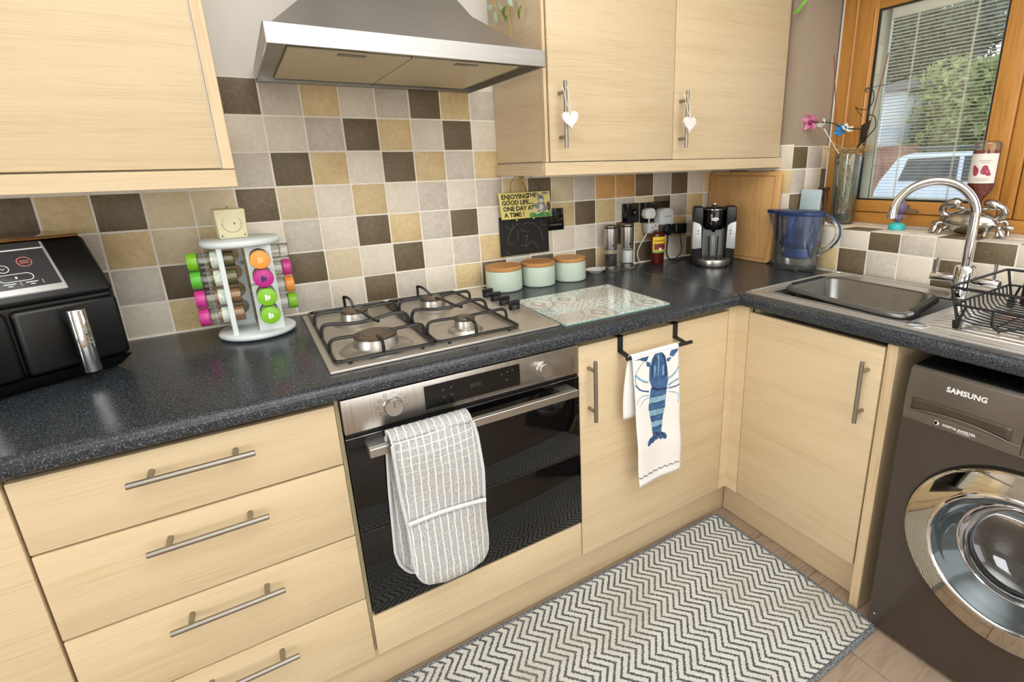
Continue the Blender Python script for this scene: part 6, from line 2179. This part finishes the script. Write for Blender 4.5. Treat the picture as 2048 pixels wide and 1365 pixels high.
# ================================================================== TRAILING PLANTS ON THE CABINETS
tpn = thing('trailing_plant', 'trailing eucalyptus stems hanging beside the cooker hood', 'plant', (0.685, -0.15, 1.75))
M_VINE = flat('yellow_stem', (206, 176, 84), 0.7)
M_EUC = flat('pale_eucalyptus', (196, 218, 192), 0.6, var=0.06, vscale=80)
M_EUCD = flat('olive_leaf', (112, 132, 34), 0.6, var=0.25, vscale=90)
vm = MB()
vm.tube(spline([(0.690, -0.088, 1.93), (0.688, -0.092, 1.80), (0.690, -0.104, 1.762), (0.692, -0.094, 1.718), (0.692, -0.092, 1.66)], 5), 0.0016, 6)
vm.tube(spline([(0.690, -0.18, 1.93), (0.688, -0.186, 1.80), (0.690, -0.178, 1.75), (0.692, -0.187, 1.70), (0.692, -0.192, 1.63)], 5), 0.0016, 6)
vm.tube(spline([(0.690, -0.20, 1.93), (0.688, -0.205, 1.78), (0.690, -0.186, 1.745)], 5), 0.0014, 6)
vm.build('stem', M_VINE, tpn)


def leaf(c, L, w, ang, mat, name='leaf'):
    """oval leaf lying roughly in a plane facing the room"""
    c = Vector(c)
    d = Vector((0.0, math.cos(ang), math.sin(ang)))
    s = Vector((0.25, -math.sin(ang), math.cos(ang))).normalized()

    def f(u, v):
        ww = w * math.sin(PI * (0.04 + 0.92 * v)) ** 0.7 * (u - 0.5) * 2
        return c + d * (v - 0.5) * L + s * ww + Vector((-0.006 * math.sin(PI * v), 0, 0))
    m = MB()
    m.grid(4, 8, f)
    return m.build(name, mat, tpn if top_of is None else None, solid=0.0009) if False else m


for (y, z, L, w, an, mt) in ((-0.068, 1.779, 0.034, 0.0100, 2.75, M_EUC), (-0.140, 1.768, 0.038, 0.0095, 0.62 + PI, M_EUC), (-0.108, 1.747, 0.036, 0.0115, 1.45, M_EUC), (-0.172, 1.749, 0.030, 0.0075, 2.15, M_EUCD),
                             (-0.181, 1.727, 0.020, 0.0060, 2.6, M_EUCD), (-0.272, 1.7235, 0.036, 0.0055, 2.1, M_EUCD), (-0.216, 1.765, 0.034, 0.0090, 1.2, M_EUC)):
    leaf((0.684, y, z), L, w, an, mt).build('leaf', mt, tpn, solid=0.0009)
iv = thing('artificial_vine', 'bright green leaf drooping from the top of the wall cabinet by the window', 'plant', (1.795, -0.41, 1.83))
im_ = MB()


def gleaf(u, v):
    y = -0.372 - 0.082 * v
    z = 1.822 + 0.030 * v - 0.012 * math.sin(v * 5)
    w = 0.018 * math.sin(PI * (0.05 + 0.9 * v)) ** 0.8
    return (1.788 - 0.01 * math.sin(PI * v), y, z + 0.004 + w * (u - 0.35))


im_.grid(5, 12, gleaf)
im_.build('leaf', flat('vivid_green_leaf', (128, 196, 78), 0.5, var=0.12, vscale=60), iv, solid=0.001)
MB().tube(spline([(1.789, -0.45, 1.853), (1.79, -0.43, 1.90), (1.78, -0.36, 2.03)], 5), 0.0015, 6).build('stem', M_GSTEM, iv)

# ================================================================== WASHING MACHINE
wm = thing('washing_machine', 'graphite front-loading washing machine with a chrome door ring', 'washing machine', (1.52, -1.495, 0.0))
WX, WY0, WY1, WZ = 1.226, -1.795, -1.197, 0.800
cb2 = MB()
cb2.box(WX + 0.036, 1.80, WY0, WY0 + 0.012, 0.012, 0.790)
cb2.box(WX + 0.036, 1.80, WY1 - 0.012, WY1, 0.012, 0.790)
cb2.box(1.788, 1.80, WY0 + 0.012, WY1 - 0.012, 0.012, 0.790)
cb2.box(WX + 0.036, 1.788, WY0 + 0.012, WY1 - 0.012, 0.012, 0.024)
cb2.build('cabinet', M_WMDARK, wm)
MB().box(WX + 0.02, 1.80, WY0, WY1, 0.790, 0.801).build('top_panel', M_BLACKP, wm, 0.003, 2)
DC = (-1.466, 0.412)
DR = 0.219
# front panel with a round opening
fpn = MB()
N = 56
y0, y1, z0, z1 = WY0, WY1, 0.018, 0.6655
ring, outer = [], []
for j in range(N):
    th = 2 * PI * j / N
    c_, s_ = math.cos(th), math.sin(th)
    ring.append((DC[0] + (DR - 0.012) * c_, DC[1] + (DR - 0.012) * s_))
    sc = min(((y1 - DC[0]) if c_ > 0 else (DC[0] - y0)) / abs(c_) if abs(c_) > 1e-6 else 9, ((z1 - DC[1]) if s_ > 0 else (DC[1] - z0)) / abs(s_) if abs(s_) > 1e-6 else 9)
    outer.append((DC[0] + sc * c_, DC[1] + sc * s_))
for (cy, cz) in ((y0, z0), (y0, z1), (y1, z0), (y1, z1)):
    jb = min(range(N), key=lambda q2: (outer[q2][0] - cy) ** 2 + (outer[q2][1] - cz) ** 2)
    outer[jb] = (cy, cz)
vs = [(WX, p[0], p[1]) for p in ring + outer] + [(WX + 0.035, p[0], p[1]) for p in ring + outer]
fs = []
for j in range(N):
    j2 = (j + 1) % N
    fs += [(j, j2, N + j2, N + j), (2 * N + j2, 2 * N + j, 3 * N + j, 3 * N + j2), (j2, j, 2 * N + j, 2 * N + j2), (N + j, N + j2, 3 * N + j2, 3 * N + j)]
fpn.add(vs, fs)
fpn.build('front_panel', M_WMDARK, wm, ang=40)
# upper fascia leans back slightly
fsc = MB().prism([(WX, 0.668), (WX + 0.002, 0.742), (WX + 0.010, 0.792), (WX + 0.020, 0.799), (WX + 0.05, 0.799), (WX + 0.05, 0.668)], 'y', WY0, WY1)
fsc = fsc.build('fascia', M_WMGREY, wm, 0.002, 2)
MB().box(WX - 0.0006, WX + 0.004, WY0 + 0.002, WY1 - 0.002, 0.6658, 0.6684).build('seam_trim', M_HANDLE, fsc)
# detergent drawer with scooped grip
dwr = MB()
yA, yB = -1.4335, -1.2105
dwr.box(WX - 0.0012, WX + 0.003, yA, yB + 0.011, 0.6688, 0.6900)
dwr = dwr.build('detergent_drawer', M_WMGREY, wm, 0.0008, 1)
MB().box(WX - 0.0005, WX + 0.004, -1.4352, -1.4335, 0.6688, 0.797).build('drawer_gap', M_BLACKP, dwr)
grp = MB()


def scoop(u, v):
    y = yB - 0.004 - (0.198) * u
    top = 0.7225 + 0.001 * math.sin(PI * u)
    bot = 0.6905 + 0.0115 * math.sin(PI * min(1.0, u * 1.02)) ** 0.8
    z = bot + (top - bot) * v
    return (WX - 0.0012 + 0.0006 * v, y, z)


grp.grid(24, 4, scoop)
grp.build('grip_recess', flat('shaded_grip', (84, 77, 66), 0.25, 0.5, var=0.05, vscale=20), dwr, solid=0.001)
lips = MB()
lips.tube([(WX - 0.0022, yB - 0.004 - 0.198 * u, 0.6905 + 0.0115 * math.sin(PI * min(1.0, u * 1.02)) ** 0.8) for u in [i / 24 for i in range(25)]], 0.0012, 6)
lips.tube([(WX - 0.0020, yB - 0.004, 0.6905), (WX - 0.0020, -1.36, 0.6868), (WX - 0.0020, -1.405, 0.6885)], 0.0007, 6)
lips.build('grip_lip', M_HANDLE, dwr)
text_part('brand_lettering', 'SAMSUNG', 0.0172, M_WHITEP, fsc, (WX + 0.0035, -1.2795, 0.7605), (0, -1, 0), (0.10, 0, 1), bold=0.0006, spacing=1.02)
text_part('badge_lettering', 'DIGITAL INVERTER', 0.0078, M_WHITEP, fsc, (WX - 0.0020, -1.2868, 0.6752), (0, -1, 0), (0, 0, 1), bold=0.0002, spacing=1.0)
text_part('badge_lettering', 'TECHNOLOGY', 0.0036, M_WHITEP, fsc, (WX - 0.0020, -1.3165, 0.6712), (0, -1, 0), (0, 0, 1), bold=0.0001, spacing=1.1)
bdg = MB()
bdg.box(WX - 0.0022, WX - 0.0012, -1.2755, -1.2700, 0.6735, 0.6835)
bdg.lathe([(0.0052, 0.0), (0.0052, 0.0008), (0.0, 0.0008)], (WX - 0.0014, -1.2745, 0.6772), 18, axis='x')
bdg.build('badge_emblem', M_WHITEP, fsc)
MB().lathe([(0.0018, 0.0), (0.0018, 0.0006), (0.0, 0.0006)], (WX - 0.0015, -1.2752, 0.6772), 12, axis='x').build('badge_centre', M_WMGREY, fsc)
# door: mirror ring, inner rim, glass bowl
door = MB().lathe([(DR - 0.012, -0.010), (DR, 0.004), (DR - 0.001, 0.012), (DR - 0.008, 0.0175), (0.168, 0.0195), (0.163, 0.0215), (0.159, 0.018), (0.159, -0.004)], (WX, DC[0], DC[1]), 72, axis='x', caps=False)
M_MIRROR = flat('mirror_chrome', (200, 192, 176), 0.05, 1.0, var=0.0)
door = door.build('door_ring', M_MIRROR, wm, ang=40)
MB().lathe([(DR + 0.004, -0.014), (DR + 0.004, 0.0015), (DR - 0.002, 0.0015)], (WX, DC[0], DC[1]), 72, axis='x', caps=False).build('door_gap', M_BLACKP, wm)
MB().tube([(WX - 0.0195, DC[0] + 0.160 * math.cos(a), DC[1] + 0.160 * math.sin(a)) for a in [2 * PI * i / 72 for i in range(72)]], 0.0055, 10, closed=True).build('inner_rim', M_CHROME, door)
MB().lathe([(0.118, -0.036), (0.112, -0.060), (0.085, -0.085), (0.0, -0.095)], (WX, DC[0], DC[1]), 64, axis='x', caps=False).build('glass_bowl', M_DOORGLASS, door, ang=60)
MB().tube([(WX + 0.034, DC[0] + 0.119 * math.cos(a), DC[1] + 0.119 * math.sin(a)) for a in [2 * PI * i / 72 for i in range(72)]], 0.004, 8, closed=True).build('bowl_rim', M_CHROME, door)
MB().lathe([(0.158, 0.016), (0.154, 0.012), (0.147, 0.000), (0.141, -0.010), (0.128, -0.024), (0.118, -0.034)], (WX, DC[0], DC[1]), 64, axis='x', caps=False).build('bowl_ring', flat('blue_grey_ring', (82, 90, 93), 0.07, 0.4, var=0.1, vscale=12), door, ang=60)
drum = MB().lathe([(0.205, -0.050), (0.205, -0.30), (0.0, -0.31)], (WX, DC[0], DC[1]), 48, axis='x', caps=False)
drum.build('drum', M_STEELD, wm, ang=50)
MB().lathe([(0.207, -0.012), (0.170, -0.020), (0.160, -0.036), (0.205, -0.050)], (WX, DC[0], DC[1]), 48, axis='x', caps=False).build('door_seal', flat('grey_rubber', (70, 72, 72), 0.6), wm, ang=60)
lp2 = MB()
for a in (0.5, 2.6, 4.7):
    c0 = Vector((WX + 0.06, DC[0] + 0.19 * math.cos(a), DC[1] + 0.19 * math.sin(a)))
    lp2.tube([c0, c0 + Vector((0.2, 0, 0))], 0.03, 10)
lp2.build('drum_paddle', M_STEELD, wm, ang=60)
MB().cyl((WX - 0.0006, -1.2125, 0.052), (WX + 0.002, -1.2125, 0.052), 0.0022, n=10).build('screw', M_WHITEP, wm)
for (x, y) in ((WX + 0.07, WY0 + 0.05), (WX + 0.07, WY1 - 0.05), (1.74, WY0 + 0.05), (1.74, WY1 - 0.05)):
    MB().cyl((x, y, 0.0005), (x, y, 0.0125), 0.022, n=16).build('foot', M_BLACKP, wm)

# ================================================================== RUG
k = NT('chevron_rug')
g_ = k.n('ShaderNodeNewGeometry')
sp_ = k.n('ShaderNodeSeparateXYZ')
k.l(g_.outputs['Position'], sp_.inputs[0])
jx = k.math('MULTIPLY', k.math('SUBTRACT', k.noise(k.pos(), 260, 2.0, 0.6), 0.5), 0.016)
per = 0.084
tri = k.math('MULTIPLY', k.math('ABSOLUTE', k.math('SUBTRACT', k.math('FRACT', k.math('DIVIDE', k.math('ADD', sp_.outputs[1], 3.0), per)), 0.5)), per * 0.88)
ph = k.math('FRACT', k.math('DIVIDE', k.math('ADD', k.math('SUBTRACT', k.math('ADD', sp_.outputs[0], 3.0), tri), jx), 0.0240))
dk_ = k.math('LESS_THAN', ph, 0.35)
pile = k.noise(k.pos(), 520, 3.0, 0.75)
lightc = k.ramp(pile, [(0.32, lin((196, 196, 190))), (0.5, lin((230, 229, 222))), (0.7, lin((244, 243, 238)))])
darkc = k.ramp(pile, [(0.32, lin((56, 60, 63))), (0.55, lin((104, 107, 108))), (0.70, lin((176, 176, 173)))])
st_ = k.noise(k.pos(), 3.2, 3.0, 0.6)
cl_ = k.mix(k.math('MULTIPLY', k.math('MAXIMUM', k.math('SUBTRACT', st_, 0.52), 0.0), 1.6), k.mix(dk_, lightc, darkc), lin((176, 160, 132)))
k.l(cl_, k.b.inputs['Base Color'])
k.set(Roughness=1.0, Specular_IOR_Level=0.05)
k.bump(k.math('ADD', k.math('MULTIPLY', pile, 0.7), k.math('MULTIPLY', dk_, -0.3)), 0.9, 0.004)
rug = thing('rug', 'grey and white chevron rug on the plank floor', 'rug', (0.5, -0.92, 0.0))
MB().grid(160, 64, lambda u, v: (-0.27 + 1.497 * u, -1.214 + 0.585 * v, 0.0105 + 0.0012 * RND.random())).build('pile', k.m, rug, ang=80)
MB().box(-0.27, 1.227, -1.214, -0.629, 0.0012, 0.0095).build('backing', flat('rug_backing', (110, 110, 108), 0.95), rug)
bd2 = MB()
n_st = 0
lp_ = rounded_loop(-0.272, 1.2285, -1.2165, -0.6265, 0.0065, 0.012, 4)
bd2.tube(lp_, 0.0075, 8, closed=True)
kk = NT('whipped_edge_yarn')
f_ = kk.noise(kk.pos(), 240, 2.0, 0.6)
kk.l(kk.ramp(f_, [(0.38, lin((70, 74, 78))), (0.62, lin((146, 150, 152)))]), kk.b.inputs['Base Color'])
kk.set(Roughness=1.0, Specular_IOR_Level=0.05)
kk.bump(f_, 0.8, 0.002)
bd2.build('whipped_edge', kk.m, rug)
